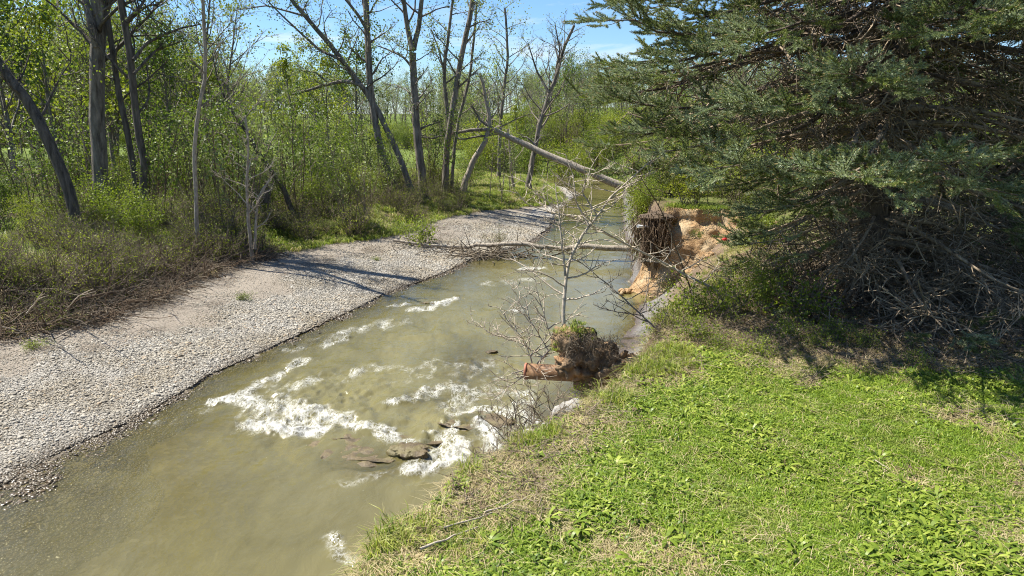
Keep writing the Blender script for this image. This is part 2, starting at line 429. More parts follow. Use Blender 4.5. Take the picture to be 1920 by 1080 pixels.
def ground_mat(name, kind):
    m, nt, n, l = newmat(name)
    ge = n.new('ShaderNodeNewGeometry'); P = ge.outputs['Position']
    sp = n.new('ShaderNodeSeparateXYZ'); l.new(P, sp.inputs[0])
    big = noi(n, l, P, 0.5, 4); mid = noi(n, l, P, 3.0, 6, 0.6); fine = noi(n, l, P, 22, 5, 0.65)
    if kind == 'gravel':
        vo = n.new('ShaderNodeTexVoronoi'); vo.inputs['Scale'].default_value = 19; vo.inputs['Randomness'].default_value = 1; l.new(P, vo.inputs['Vector'])
        stone = ramp(n, l, vo.outputs['Color'], [(0.0, (0.16, 0.145, 0.12)), (0.4, (0.26, 0.24, 0.20)), (0.8, (0.36, 0.33, 0.28)), (1, (0.46, 0.43, 0.37))])
        sand = ramp(n, l, fine, [(0.3, (0.16, 0.132, 0.10)), (0.7, (0.29, 0.25, 0.195))])
        f = n.new('ShaderNodeAttribute'); f.attribute_name = 'sand'
        col = mixc(n, l, mapr(n, l, mth(n, l, 'ADD', f.outputs['Fac'], mth(n, l, 'MULTIPLY', mth(n, l, 'SUBTRACT', mid, 0.5), 1.1)), 0.4, 0.6), stone, sand)
        wet = mapr(n, l, mth(n, l, 'ADD', sp.outputs['Z'], mth(n, l, 'MULTIPLY', mth(n, l, 'SUBTRACT', mid, 0.5), 0.06)), 0.0, 0.05)
        col = mixc(n, l, wet, mixc(n, l, 1.0, col, (0.34, 0.30, 0.24), 'MULTIPLY'), col)
        hgt = mth(n, l, 'ADD', mth(n, l, 'MULTIPLY', vo.outputs['Distance'], -1.0), mth(n, l, 'MULTIPLY', fine, 0.5))
        princ(n, l, col, mapr(n, l, wet, 0, 1, 0.35, 0.9), bump(n, l, hgt, 0.8, 0.02), 0.3)
    elif kind == 'bed':
        vo = n.new('ShaderNodeTexVoronoi'); vo.inputs['Scale'].default_value = 13; l.new(P, vo.inputs['Vector'])
        col = ramp(n, l, vo.outputs['Color'], [(0, (0.07, 0.055, 0.035)), (0.6, (0.16, 0.13, 0.085)), (1, (0.28, 0.24, 0.17))])
        princ(n, l, col, 0.5, bump(n, l, vo.outputs['Distance'], 0.6, 0.02))
    elif kind == 'lawn':
        col = ramp(n, l, mid, [(0.3, (0.045, 0.05, 0.018)), (0.5, (0.10, 0.12, 0.03)), (0.7, (0.17, 0.14, 0.07))])
        f = n.new('ShaderNodeAttribute'); f.attribute_name = 'litter'
        lit = ramp(n, l, fine, [(0.3, (0.06, 0.04, 0.025)), (0.5, (0.14, 0.10, 0.06)), (0.75, (0.28, 0.21, 0.13))])
        col = mixc(n, l, f.outputs['Fac'], col, lit)
        princ(n, l, col, 0.95, bump(n, l, mth(n, l, 'ADD', mid, fine), 0.7, 0.04), 0.1)
    elif kind == 'bank':
        col = ramp(n, l, mid, [(0.25, (0.07, 0.045, 0.028)), (0.5, (0.17, 0.12, 0.08)), (0.75, (0.30, 0.22, 0.15))])
        grey = ramp(n, l, fine, [(0.3, (0.12, 0.115, 0.105)), (0.7, (0.26, 0.24, 0.22))])
        col = mixc(n, l, mapr(n, l, sp.outputs['Z'], 0.25, 0.9), grey, col)
        col = mixc(n, l, mapr(n, l, sp.outputs['Z'], -0.02, 0.12), mixc(n, l, 1.0, col, (0.5, 0.42, 0.38), 'MULTIPLY'), col)
        princ(n, l, col, 0.9, bump(n, l, mth(n, l, 'ADD', mid, fine), 1.0, 0.07), 0.15)
    elif kind == 'flood':
        col = ramp(n, l, mid, [(0.28, (0.045, 0.035, 0.022)), (0.5, (0.10, 0.085, 0.045)), (0.72, (0.18, 0.15, 0.09))])
        gr = ramp(n, l, fine, [(0.3, (0.06, 0.09, 0.018)), (0.7, (0.15, 0.2, 0.035))])
        col = mixc(n, l, mapr(n, l, big, 0.42, 0.56), col, gr)
        princ(n, l, col, 0.95, bump(n, l, mth(n, l, 'ADD', mid, fine), 1.0, 0.08), 0.1)
    else:
        col = ramp(n, l, noi(n, l, P, 0.15, 5, 0.6), [(0.3, (0.08, 0.115, 0.025)), (0.7, (0.15, 0.195, 0.045))])
        princ(n, l, col, 0.95, bump(n, l, fine, 0.6, 0.1), 0.1)
    return m
specs = [('flood_bank', 'flood'), ('gravel_bar', 'gravel'), ('creek_bed', 'bed'), ('creek_bank', 'bank'), ('lawn', 'lawn'), ('meadow', 'field')]
labs = ['brushy earth bank along the left side of the creek', 'pale gravel bar along the left edge of the creek', 'stony bed under the murky creek water',
        'steep eroded brown bank under the lawn edge', 'sunny green lawn ground in the lower right', 'pale green meadow beyond the creekside trees']
def sand_at(x, y):
    xl, xr, xt, xb = masks(x, y)
    t = (xl - x) / np.maximum(xl - xb, 0.5)
    t = t + 0.22 * fbm(x * 0.5, y * 0.5, 66) + 0.16 * fbm(x * 2.2, y * 2.2, 67)
    return smooth((t - 0.30) / 0.42) * (0.75 + 0.25 * smooth((y - 12) / 4))
SPR = np.array([6.35, 12.9])
def litter_at(x, y):
    d = np.hypot((x - SPR[0] - 0.3) * 0.72, (y - SPR[1] + 0.2)) + 0.9 * fbm(x * 0.9, y * 0.9, 61)
    a = 1 - smooth((d - 3.3) / 1.0)
    b = smooth((fbm(x * 0.8, y * 0.8, 77, 4) - 0.27) / 0.2) * 0.75
    xt = fx(RTa, y)
    c = (1 - smooth((x - xt - 0.2 - 0.6 * fbm(x * 1.2, y * 1.2, 41)) / 0.7)) * 0.72
    return np.clip(np.maximum(np.maximum(a, b), c), 0, 1)
for k, (nm, kd) in enumerate(specs):
    q = quads[cls == k]
    u, inv = np.unique(q, return_inverse=True)
    me = mesh_np(nm, Vg[u], inv.reshape(-1, 4), ground_mat(nm, kd), True)
    if kd in ('gravel', 'lawn'):
        an = 'sand' if kd == 'gravel' else 'litter'
        at = me.attributes.new(an, 'FLOAT', 'POINT')
        at.data.foreach_set('value', (sand_at if kd == 'gravel' else litter_at)(Vg[u, 0], Vg[u, 1]).astype(np.float32))
    link(nm, me, label=labs[k], kind='structure')

# ------------------------------------------------------------------ water
def seg_dist(x, y, pts):
    d = np.full(x.shape, 1e9)
    for (a, b) in zip(pts[:-1], pts[1:]):
        ab = b - a; t = np.clip(((x - a[0]) * ab[0] + (y - a[1]) * ab[1]) / (ab @ ab + 1e-9), 0, 1)
        d = np.minimum(d, np.hypot(x - a[0] - ab[0] * t, y - a[1] - ab[1] * t))
    return d
foam_strokes = [  # photo px of the white water, half width (m), strength
    ([(406, 750), (425, 748), (455, 735), (500, 712), (540, 692), (572, 672)], 0.13, 0.9), ([(405, 750), (430, 746)], 0.13, 1.5),
    ([(455, 742), (480, 760), (530, 762), (575, 782), (640, 785), (700, 800), (760, 832)], 0.15, 1.15),
    ([(470, 792), (520, 802), (560, 806), (598, 802)], 0.16, 1.5), ([(530, 745), (560, 770), (600, 778)], 0.25, 0.8),
    ([(585, 765), (650, 790), (720, 806)], 0.12, 1.3), ([(480, 770), (500, 790), (540, 790), (590, 790)], 0.22, 0.9),
    ([(500, 735), (560, 715), (640, 700), (700, 690)], 0.3, 0.35),
    ([(780, 878), (815, 868), (850, 852), (868, 832)], 0.13, 1.5), ([(825, 850), (835, 825), (855, 800)], 0.12, 0.95), ([(868, 832), (835, 822), (800, 812)], 0.14, 0.5),
    ([(722, 812), (745, 826), (770, 838)], 0.1, 1.1),
    ([(745, 750), (770, 745), (800, 728)], 0.12, 1.0), ([(800, 735), (850, 722), (880, 735), (860, 760)], 0.2, 0.75),
    ([(862, 775), (890, 768), (940, 765), (985, 772), (1000, 790)], 0.13, 1.1), ([(905, 795), (920, 810), (925, 832)], 0.15, 1.5),
    ([(935, 795), (980, 770), (990, 740), (930, 730)], 0.25, 0.6), ([(800, 815), (812, 808)], 0.08, 1.1),
    ([(535, 655), (600, 647), (660, 630)], 0.12, 0.7), ([(600, 640), (700, 610), (760, 598)], 0.3, 0.45),
    ([(778, 579), (800, 578), (830, 566), (855, 558)], 0.13, 1.3), ([(733, 570), (755, 570)], 0.12, 1.0), ([(960, 580), (972, 580)], 0.1, 0.9),
    ([(980, 504), (1010, 501)], 0.16, 1.2), ([(622, 1005), (640, 1030), (668, 1052)], 0.08, 0.75), ([(630, 1035), (660, 1050)], 0.06, 0.6),
    ([(750, 700), (850, 680), (960, 700)], 0.5, 0.33), ([(920, 530), (1020, 520)], 0.3, 0.3), ([(860, 880), (900, 872), (930, 862)], 0.07, 0.4),
    ([(300, 790), (380, 770)], 0.15, 0.3), ([(620, 905), (760, 880), (800, 900)], 0.12, 0.25)]
turb_c = [(600, 760, 1.7, 1.0), (840, 800, 1.3, 1.0), (930, 700, 1.6, 0.6), (760, 610, 2.2, 0.45), (960, 620, 2.5, 0.4), (620, 650, 1.6, 0.35)]
wx = np.concatenate([axis([(-16, -7, 0.3), (-7, 2.4, 0.035), (2.4, 12, 0.2)])])
wy = np.concatenate([axis([(-6, 7.5, 0.2), (7.5, 18.5, 0.035), (18.5, 30, 0.1), (30, 76, 0.4)])])
WX, WY = np.meshgrid(wx, wy)
foam = np.zeros(WX.shape); near = (WY < 34)
for pts, hw, st in foam_strokes:
    pw = np.array([PZ(a, b, 0.03)[:2] for a, b in pts])
    d = seg_dist(WX + 0.10 * fbm(WX * 2.5, WY * 2.5, 71, 3), WY + 0.16 * fbm(WX * 2.5, WY * 2.5, 72, 3), pw)
    hw2 = hw * (1.55 if hw < 0.25 else 1.3)
    foam = np.maximum(foam, st * np.exp(-(d / hw2) ** 2))
turb = np.zeros(WX.shape)
for a, b, r, s in turb_c:
    c = PZ(a, b, 0); turb = np.maximum(turb, s * np.exp(-((WX - c[0]) ** 2 + ((WY - c[1]) * 0.75) ** 2) / r ** 2))
zw = 0.075 * turb * fbm(WX * 3.2, WY * 2.2, 81, 4) * 2 + 0.07 * np.clip(foam, 0, 1) * (0.3 + 1.6 * fbm(WX * 6, WY * 6, 82, 3)) + 0.012 * fbm(WX * 1.3, WY * 0.9, 83, 4)
bedz = height(WX, WY)
depth = np.clip(-bedz, 0, 1)
# water pours over the two slabs: a mound upstream and a hollow behind
BOULD = [(692, 840, 1.05, 0.6, 0.018), (895, 790, 0.66, 0.42, 0.045), (770, 852, 0.30, 0.24, 0.13), (810, 735, 0.5, 0.22, 0.0), (920, 662, 0.14, 0.1, 0.06), (800, 568, 0.22, 0.1, 0.02)]
for a, b, rx, ry, tp in BOULD:
    c = PZ(a, b, 0)
    q = ((WX - c[0]) / rx) ** 2 + ((WY - c[1]) / ry) ** 2
    zw += 0.015 * np.exp(-q * 0.7)
zw = np.where(near, zw, 0.01 * fbm(WX * 0.7, WY * 0.7, 88))
iw = np.arange(WX.size).reshape(WX.shape)
wq = np.stack([iw[:-1, :-1], iw[:-1, 1:], iw[1:, 1:], iw[1:, :-1]], -1).reshape(-1, 4)
keep = (bedz.ravel()[wq].min(1) < 0.12)
wq = wq[keep]
u, inv = np.unique(wq, return_inverse=True)
WV = np.stack([WX.ravel(), WY.ravel(), zw.ravel()], 1)[u]

m, nt, n, l = newmat('murky creek water')
ge = n.new('ShaderNodeNewGeometry'); P = ge.outputs['Position']
fa = n.new('ShaderNodeAttribute'); fa.attribute_name = 'foam'
da = n.new('ShaderNodeAttribute'); da.attribute_name = 'depth'
ta = n.new('ShaderNodeAttribute'); ta.attribute_name = 'turb'
mp = n.new('ShaderNodeMapping'); mp.inputs['Scale'].default_value = (1.0, 0.5, 1); mp.inputs['Rotation'].default_value = (0, 0, -0.35); l.new(P, mp.inputs[0])
f1 = noi(n, l, mp.outputs[0], 8.0, 8, 0.68, 1.0)
f2 = noi(n, l, mp.outputs[0], 2.4, 4, 0.6, 0.8)
rid = mth(n, l, 'SUBTRACT', 1.0, mth(n, l, 'MULTIPLY', mth(n, l, 'ABSOLUTE', mth(n, l, 'SUBTRACT', noi(n, l, mp.outputs[0], 4.5, 5, 0.62, 1.4), 0.5)), 18.0), True)
D = fa.outputs['Fac']
rid2 = mth(n, l, 'SUBTRACT', 1.0, mth(n, l, 'MULTIPLY', mth(n, l, 'ABSOLUTE', mth(n, l, 'SUBTRACT', noi(n, l, mp.outputs[0], 11.0, 5, 0.65, 1.2), 0.5)), 16.0), True)
core = mapr(n, l, mth(n, l, 'ADD', D, mapr(n, l, f1, 0.34, 0.66, 0, 1.1, False)), 1.38, 2.5)
lace = mth(n, l, 'MULTIPLY', mth(n, l, 'MAXIMUM', mth(n, l, 'MULTIPLY', rid, 0.8), mth(n, l, 'MULTIPLY', rid2, 0.75)), mapr(n, l, mth(n, l, 'ADD', D, mapr(n, l, f2, 0.35, 0.65, -0.5, 0.5, False)), 0.1, 1.1))
fm = mth(n, l, 'MAXIMUM', core, lace)
fm = mth(n, l, 'MULTIPLY', mth(n, l, 'MULTIPLY', fm, mapr(n, l, noi(n, l, mp.outputs[0], 22, 4, 0.6), 0.3, 0.62, 0.35, 1.0, False)), mapr(n, l, D, 0.03, 0.25))
fleck = noi(n, l, mp.outputs[0], 34, 3, 0.55)
fl2 = mth(n, l, 'MULTIPLY', mapr(n, l, fleck, 0.69, 0.75), mapr(n, l, f2, 0.5, 0.66))
fm = mth(n, l, 'MAXIMUM', fm, mth(n, l, 'MULTIPLY', fl2, mth(n, l, 'ADD', mth(n, l, 'MULTIPLY', ta.outputs['Fac'], 0.6), 0.12)))
tone = noi(n, l, mp.outputs[0], 0.9, 5, 0.6, 0.8)
wcol = ramp(n, l, tone, [(0.3, (0.118, 0.103, 0.036)), (0.55, (0.155, 0.136, 0.051)), (0.75, (0.19, 0.165, 0.066))])
wcol = mixc(n, l, mth(n, l, 'MULTIPLY', ta.outputs['Fac'], 0.35), wcol, (0.22, 0.195, 0.085))
h1 = noi(n, l, mp.outputs[0], 3.2, 5, 0.6, 0.6); h2 = noi(n, l, mp.outputs[0], 15, 4, 0.6, 0.4)
hh = mth(n, l, 'ADD', h1, mth(n, l, 'MULTIPLY', h2, mth(n, l, 'ADD', mth(n, l, 'MULTIPLY', ta.outputs['Fac'], 0.7), 0.07)))
bmp = n.new('ShaderNodeBump'); bmp.inputs['Distance'].default_value = 0.05; bmp.inputs['Strength'].default_value = 0.5
l.new(mth(n, l, 'ADD', hh, mth(n, l, 'MULTIPLY', fm, 0.35)), bmp.inputs['Height'])
wp = princ(n, l, wcol, 0.09, bmp.outputs['Normal'], 0.5, out=False)
# thin water shows the bed: murk builds up with depth
murk = mth(n, l, 'SUBTRACT', 1.0, mth(n, l, 'POWER', 0.0002, mth(n, l, 'MAXIMUM', da.outputs['Fac'], 0.0)))
tr = n.new('ShaderNodeBsdfTransparent'); tr.inputs['Color'].default_value = (0.80, 0.78, 0.62, 1)
gl = n.new('ShaderNodeBsdfGlossy'); gl.inputs['Roughness'].default_value = 0.06; l.new(bmp.outputs['Normal'], gl.inputs['Normal'])
fr = n.new('ShaderNodeFresnel'); fr.inputs['IOR'].default_value = 1.33; l.new(bmp.outputs['Normal'], fr.inputs['Normal'])
thin = n.new('ShaderNodeMixShader'); l.new(fr.outputs[0], thin.inputs[0]); l.new(tr.outputs[0], thin.inputs[1]); l.new(gl.outputs[0], thin.inputs[2])
wm = n.new('ShaderNodeMixShader'); l.new(mth(n, l, 'ADD', mth(n, l, 'MULTIPLY', murk, 0.9), 0.08), wm.inputs[0]); l.new(thin.outputs[0], wm.inputs[1]); l.new(wp, wm.inputs[2])
fo = princ(n, l, (0.70, 0.70, 0.655), 0.6, bmp.outputs['Normal'], 0.3, out=False)
ms = n.new('ShaderNodeMixShader'); l.new(fm, ms.inputs[0]); l.new(wm.outputs[0], ms.inputs[1]); l.new(fo, ms.inputs[2])
o = n.new('ShaderNodeOutputMaterial'); l.new(ms.outputs[0], o.inputs[0])
M['water'] = m
wme = mesh_np('creek_water', WV, inv.reshape(-1, 4), M['water'], True)
for an, arr in (('foam', foam), ('depth', depth), ('turb', turb)):
    at = wme.attributes.new(an, 'FLOAT', 'POINT'); at.data.foreach_set('value', arr.ravel()[u].astype(np.float32))
link('creek_water', wme, label='murky olive creek with white riffles over submerged slabs', kind='structure')

# ------------------------------------------------------------------ scattering (only for what nobody could count)
def proto_col(name, objs):
    c = bpy.data.collections.new(name)
    for o in objs: c.objects.link(o)
    return c
def proto_obj(name, me): return bpy.data.objects.new(name, me)
def scatter(name, pts, rot, scl, idx_, pcol, parent=None, label=None, kind='stuff', cat=None, origin=None):
    pts = np.asarray(pts, np.float32)
    if origin is not None: pts = pts - np.asarray(origin, np.float32)
    me = bpy.data.meshes.new(name); me.vertices.add(len(pts)); me.vertices.foreach_set('co', pts.ravel())
    a = me.attributes.new('rot', 'FLOAT_VECTOR', 'POINT'); a.data.foreach_set('vector', np.asarray(rot, np.float32).ravel())
    scl = np.asarray(scl, np.float32)
    if scl.ndim == 1: scl = np.repeat(scl[:, None], 3, 1)
    a = me.attributes.new('scl', 'FLOAT_VECTOR', 'POINT'); a.data.foreach_set('vector', scl.ravel())
    a = me.attributes.new('idx', 'INT', 'POINT'); a.data.foreach_set('value', np.asarray(idx_, np.int32))
    ng = bpy.data.node_groups.new('place ' + name, 'GeometryNodeTree')
    ng.interface.new_socket('Geometry', in_out='INPUT', socket_type='NodeSocketGeometry')
    ng.interface.new_socket('Geometry', in_out='OUTPUT', socket_type='NodeSocketGeometry')
    N, L = ng.nodes, ng.links
    gi = N.new('NodeGroupInput'); go = N.new('NodeGroupOutput')
    iop = N.new('GeometryNodeInstanceOnPoints'); ci = N.new('GeometryNodeCollectionInfo')
    ci.inputs['Collection'].default_value = pcol
    ci.inputs['Separate Children'].default_value = True; ci.inputs['Reset Children'].default_value = True
    def na(nm, t):
        x = N.new('GeometryNodeInputNamedAttribute'); x.data_type = t; x.inputs['Name'].default_value = nm; return x.outputs['Attribute']
    L.new(gi.outputs[0], iop.inputs['Points']); L.new(ci.outputs[0], iop.inputs['Instance'])
    iop.inputs['Pick Instance'].default_value = True
    L.new(na('idx', 'INT'), iop.inputs['Instance Index'])
    L.new(na('rot', 'FLOAT_VECTOR'), iop.inputs['Rotation']); L.new(na('scl', 'FLOAT_VECTOR'), iop.inputs['Scale'])
    L.new(iop.outputs[0], go.inputs[0])
    o = link(name, me, parent, label, cat, None, kind)
    md = o.modifiers.new('place', 'NODES'); md.node_group = ng
    return o

# ------------------------------------------------------------------ gravel stones
rng = np.random.default_rng(11)
def ico(sub):
    import bmesh
    bm = bmesh.new(); bmesh.ops.create_icosphere(bm, subdivisions=sub, radius=1)
    V = np.array([v.co[:] for v in bm.verts]); Fc = np.array([[v.index for v in f.verts] for f in bm.faces]); bm.free(); return V, Fc
def lump(sub, amp, freq, seed, scale=(1, 1, 1)):
    V, Fc = ico(sub)
    o = Vector((seed * 7.3, seed * 3.1, seed * 1.7))
    d = np.array([mn.fractal(Vector(v) * freq + o, 0.9, 2.0, 4) for v in V])
    V = V * (1 + amp * d)[:, None] * np.array(scale)
    return V, Fc
m, nt, n, l = newmat('creek stones')
oi = n.new('ShaderNodeObjectInfo'); ge = n.new('ShaderNodeNewGeometry'); sp = n.new('ShaderNodeSeparateXYZ'); l.new(ge.outputs['Position'], sp.inputs[0])
c = ramp(n, l, oi.outputs['Random'], [(0, (0.22, 0.20, 0.165)), (0.25, (0.30, 0.28, 0.235)), (0.6, (0.38, 0.355, 0.30)), (0.88, (0.47, 0.44, 0.375)), (0.96, (0.42, 0.35, 0.24)), (1, (0.32, 0.24, 0.17))])
c = mixc(n, l, mapr(n, l, noi(n, l, ge.outputs['Position'], 25, 4), 0.35, 0.7), c, mixc(n, l, 1.0, c, (0.72, 0.7, 0.66), 'MULTIPLY'))
c = mixc(n, l, mapr(n, l, noi(n, l, ge.outputs['Position'], 0.7, 4), 0.35, 0.68), c, mixc(n, l, 1.0, c, (0.84, 0.79, 0.70), 'MULTIPLY'))
wet = mapr(n, l, mth(n, l, 'ADD', sp.outputs['Z'], mth(n, l, 'MULTIPLY', noi(n, l, ge.outputs['Position'], 1.2, 3), 0.06)), 0.055, 0.12)
c = mixc(n, l, wet, mixc(n, l, 1.0, c, (0.33, 0.28, 0.21), 'MULTIPLY'), c)
princ(n, l, c, mapr(n, l, wet, 0, 1, 0.3, 0.85), bump(n, l, noi(n, l, ge.outputs['Position'], 60, 3), 0.3, 0.004), 0.35)
M['stone'] = m
sp_objs = []
for k in range(6):
    V, Fc = lump(2, 0.6, 1.3, 20 + k, (1, 0.72 + 0.05 * k, 0.34 + 0.03 * k))
    sp_objs.append(proto_obj('stone', mesh_np('stone', V, Fc, M['stone'], False)))
stones_col = proto_col('stone kinds', sp_objs)
nS = 430000
ys = 7.5 + (40 - 7.5) * rng.random(nS) ** 1.25
xs = fx(LWa, ys) + 1.3 + 1.8 * smooth((12 - ys) / 3) - rng.random(nS) * (fx(LWa, ys) - fx(BLa, ys) + 2.0 + 1.8 * smooth((12 - ys) / 3))
xl, xr, xt, xb = masks(xs, ys)
sd = sand_at(xs, ys)
px_, py_, ff = to_px(np.stack([xs, ys, np.zeros(nS)], 1))
ok = (px_ > -60) & (xs > xb - 0.2) & (xs < xl + 1.2 + 2.0 * smooth((12 - ys) / 3)) & (rng.random(nS) > sd * 0.8) & (xs < xr)
ok &= ~((xs > xl + 0.2) & (rng.random(nS) > 0.65)) & (py_ < 1150)
xs, ys, sd = xs[ok], ys[ok], sd[ok]
size = np.exp(rng.normal(math.log(0.0175), 0.36, len(xs))) * (1 + 0.25 * smooth((12 - ys) / 5)) * (1 - 0.4 * sd) * (1 + smooth((ys - 20) / 14) * 0.6)
size = np.minimum(size * (0.7 + 0.6 * vn(xs * 0.8, ys * 0.8, 501)), 0.06)
zs = height(xs, ys) + size * 0.15
rot = np.stack([rng.normal(0, 0.25, len(xs)), rng.normal(0, 0.25, len(xs)), rng.uniform(0, 6.28, len(xs))], 1)
scatter('gravel_stones', np.stack([xs, ys, zs], 1), rot, size, rng.integers(0, 6, len(xs)), stones_col, label='loose pale grey cobbles and pebbles covering the gravel bar')
print('stones', len(xs))

# ------------------------------------------------------------------ boulders and slabs
def rock_mat(name, a, b, c=None, rough=0.8, wetz=None):
    m, nt, n, l = newmat(name)
    ge = n.new('ShaderNodeNewGeometry'); P = ge.outputs['Position']
    f = noi(n, l, P, 6, 7, 0.65); g = noi(n, l, P, 30, 5, 0.7)
    col = ramp(n, l, mth(n, l, 'ADD', mth(n, l, 'MULTIPLY', f, 0.6), mth(n, l, 'MULTIPLY', g, 0.4)), [(0.36, a), (0.62, b)])
    if c: col = mixc(n, l, mapr(n, l, noi(n, l, P, 3, 4), 0.52, 0.66), col, c)
    princ(n, l, col, rough, bump(n, l, mth(n, l, 'ADD', f, mth(n, l, 'MULTIPLY', g, 0.5)), 1.0, 0.03), 0.4)
    return m
M['rock_wet'] = rock_mat('wet brown slab', (0.05, 0.035, 0.016), (0.17, 0.125, 0.058), (0.14, 0.115, 0.045), 0.5)
M['rock_grey'] = rock_mat('grey limestone', (0.16, 0.15, 0.135), (0.40, 0.385, 0.35), (0.28, 0.25, 0.2), 0.85)
labs = ['broad brown slab just breaking the surface in the middle of the riffle', 'smaller brown slab with white water on its right, near the bank',
        'dark jagged rock at the right end of the big slab', 'low submerged slab upstream of the white riffle', 'small dark rock poking out upstream of the pipe', 'small flat rock with a white wake in the upper riffle']
for k, (a, b, rx, ry, tp) in enumerate(BOULD):
    c = PZ(a, b, 0)
    V, Fc = lump(5, 0.42, 1.5, 3 + k, (rx, ry, 0.28))
    hi = V[:, 2] > 0     # a broken, ledged top instead of a dome
    lay = np.minimum(V[:, 2], 0.10) * 0.5 + 0.05 * fbm(V[:, 0] * 2.2 + k, V[:, 1] * 3.1, 401, 4) + 0.035 * np.abs(fbm(V[:, 0] * 6, V[:, 1] * 6, 402, 3))
    V[:, 2] = np.where(hi, lay, V[:, 2])
    V[:, 2] += tp - np.percentile(V[hi, 2], 93)
    link('boulder', mesh_np('boulder', V, Fc, M['rock_wet'], True), loc=(c[0], c[1], 0), label=labs[k], cat='rock')
for k, (a, b, Yd, r, lab) in enumerate([(1072, 772, 10.6, (0.30, 0.24, 0.16), 'large pale grey rock on the bank below the broken pipe'),
                                        (996, 815, 9.6, (0.12, 0.10, 0.08), 'small pale stone at the foot of the bank beside the white water'),
                                        (1032, 800, 9.8, (0.11, 0.09, 0.07), 'small rounded stone between the large grey rock and the pale stone'),
                                        (1105, 745, 11.2, (0.16, 0.12, 0.14), 'dark grey rock behind the large pale one, under the pipe')]):
    c = PY(a, b, Yd)
    V, Fc = lump(3, 0.38, 1.3, 40 + k, r)
    link('rock', mesh_np('rock', V, Fc, M['rock_grey'] if k < 3 else M['rock_wet'], False), loc=c, label=lab, cat='rock')

# ------------------------------------------------------------------ lawn: grass tufts, weeds, straw
def blades(rng, nb, hgt, wid, lean, spread, curl=0.5, seg=2):
    V = []; Fq = []; Ft = []; o = 0
    for i in range(nb):
        a = rng.uniform(0, 6.283); r = spread * math.sqrt(rng.random()); b = np.array([r * math.cos(a), r * math.sin(a), 0])
        a2 = a + rng.normal(0, 0.9); d = np.array([math.cos(a2), math.sin(a2), 0]); s = np.array([-d[1], d[0], 0])
        h = hgt * rng.uniform(0.55, 1.2); ln = lean * rng.uniform(0.2, 1.3); wd = wid * rng.uniform(0.7, 1.2)
        P0 = b; P1 = b + d * h * ln * 0.35 + np.array([0, 0, h * 0.6]); P2 = b + d * h * (ln * (0.8 + curl)) + np.array([0, 0, h * max(0.1, 1 - ln * 0.6 * (1 + curl))])
        V += [P0 - s * wd / 2, P0 + s * wd / 2, P1 + s * wd / 2, P1 - s * wd / 2, P2]
        Fq.append([o, o + 1, o + 2, o + 3]); Ft.append([o + 3, o + 2, o + 4]); o += 5
    return np.array(V), [np.array(Fq), np.array(Ft)]
def rosette(rng, nl, L, wd):
    V = []; Fq = []; Ft = []; o = 0
    for i in range(nl):
        a = i * 6.283 / nl + rng.normal(0, 0.3); d = np.array([math.cos(a), math.sin(a), 0]); s = np.array([-d[1], d[0], 0]); h = L * rng.uniform(0.6, 1.15)
        up = rng.uniform(0.5, 1.7)
        p = [d * h * t + np.array([0, 0, h * up * (t - t * t * 0.75)]) for t in (0, 0.35, 0.75, 1)]
        ww = [0.12, 0.8, 1.0]
        for q in range(3): V += [p[q] - s * wd * ww[q] / 2 + np.array([0, 0, 0.006]), p[q] + s * wd * ww[q] / 2 + np.array([0, 0, 0.006])]
        V.append(p[3])
        Fq += [[o, o + 1, o + 3, o + 2], [o + 2, o + 3, o + 5, o + 4]]; Ft.append([o + 4, o + 5, o + 6]); o += 7
    return np.array(V), [np.array(Fq), np.array(Ft)]
rng = np.random.default_rng(5)
gp = []
for k in range(5):
    V, Fc = blades(rng, 16, 0.042 + 0.007 * k, 0.0055, 0.8, 0.055); gp.append(proto_obj('a_tuft%d' % k, mesh_np('tuft', V, Fc, M['grass'])))
for k in range(3):
    V, Fc = rosette(rng, 9 + k, 0.068 + 0.014 * k, 0.0145 + 0.003 * k); gp.append(proto_obj('b_weed%d' % k, mesh_np('weed', V, Fc, M['weed'])))
for k in range(2):
    V, Fc = blades(rng, 14, 0.07, 0.004, 1.6, 0.07, 0.9); gp.append(proto_obj('c_straw%d' % k, mesh_np('straw', V, Fc, M['straw'])))
for k in range(2):
    V, Fc = blades(rng, 18, 0.18, 0.006, 0.7, 0.07, 0.6); gp.append(proto_obj('d_tall%d' % k, mesh_np('tall', V, Fc, M['tallgrass'])))
for k in range(2):
    V, Fc = rosette(rng, 9, 0.13, 0.030); gp.append(proto_obj('e_dock%d' % k, mesh_np('dock', V, Fc, M['weed'])))
lawn_col = proto_col('lawn plants', gp)
nG = 115000
ys = 4.2 + 13.0 * rng.random(nG) ** 1.35
xs = fx(RTa, ys) - 0.3 + rng.random(nG) * (ys * 0.76 + 1.2 - fx(RTa, ys))
xt = fx(RTa, ys) + 0.35 * 0.22 * fbm(xs * 0.9, ys * 0.9, 5, 4) + 0.22 * np.maximum(fbm(xs * 1.9, ys * 1.9, 6, 3), -0.1)
lit = litter_at(xs, ys); r = rng.random(nG)
weedn = vn(xs * 1.6, ys * 1.6, 91)
ok = (xs > xt - 0.12) & ((r > lit * 0.80))
xs, ys, xt, lit, weedn = xs[ok], ys[ok], xt[ok], lit[ok], weedn[ok]
n_ = len(xs); r = rng.random(n_)
idx_ = rng.integers(0, 5, n_)
idx_ = np.where(r < 0.12 + 0.34 * smooth((weedn - 0.2) / 0.6), 5 + rng.integers(0, 3, n_), idx_)
strw = rng.random(n_) < 0.035 + 0.62 * lit
idx_ = np.where(strw, 8 + rng.integers(0, 2, n_), idx_)
edge = (xs - xt) < 0.30 + 0.45 * vn(xs * 2.3, ys * 2.3, 19)
idx_ = np.where(edge & (rng.random(n_) < 0.26 * smooth((vn(xs * 1.5, ys * 1.5, 57) - 0.34) / 0.2)), 10 + rng.integers(0, 2, n_), idx_)
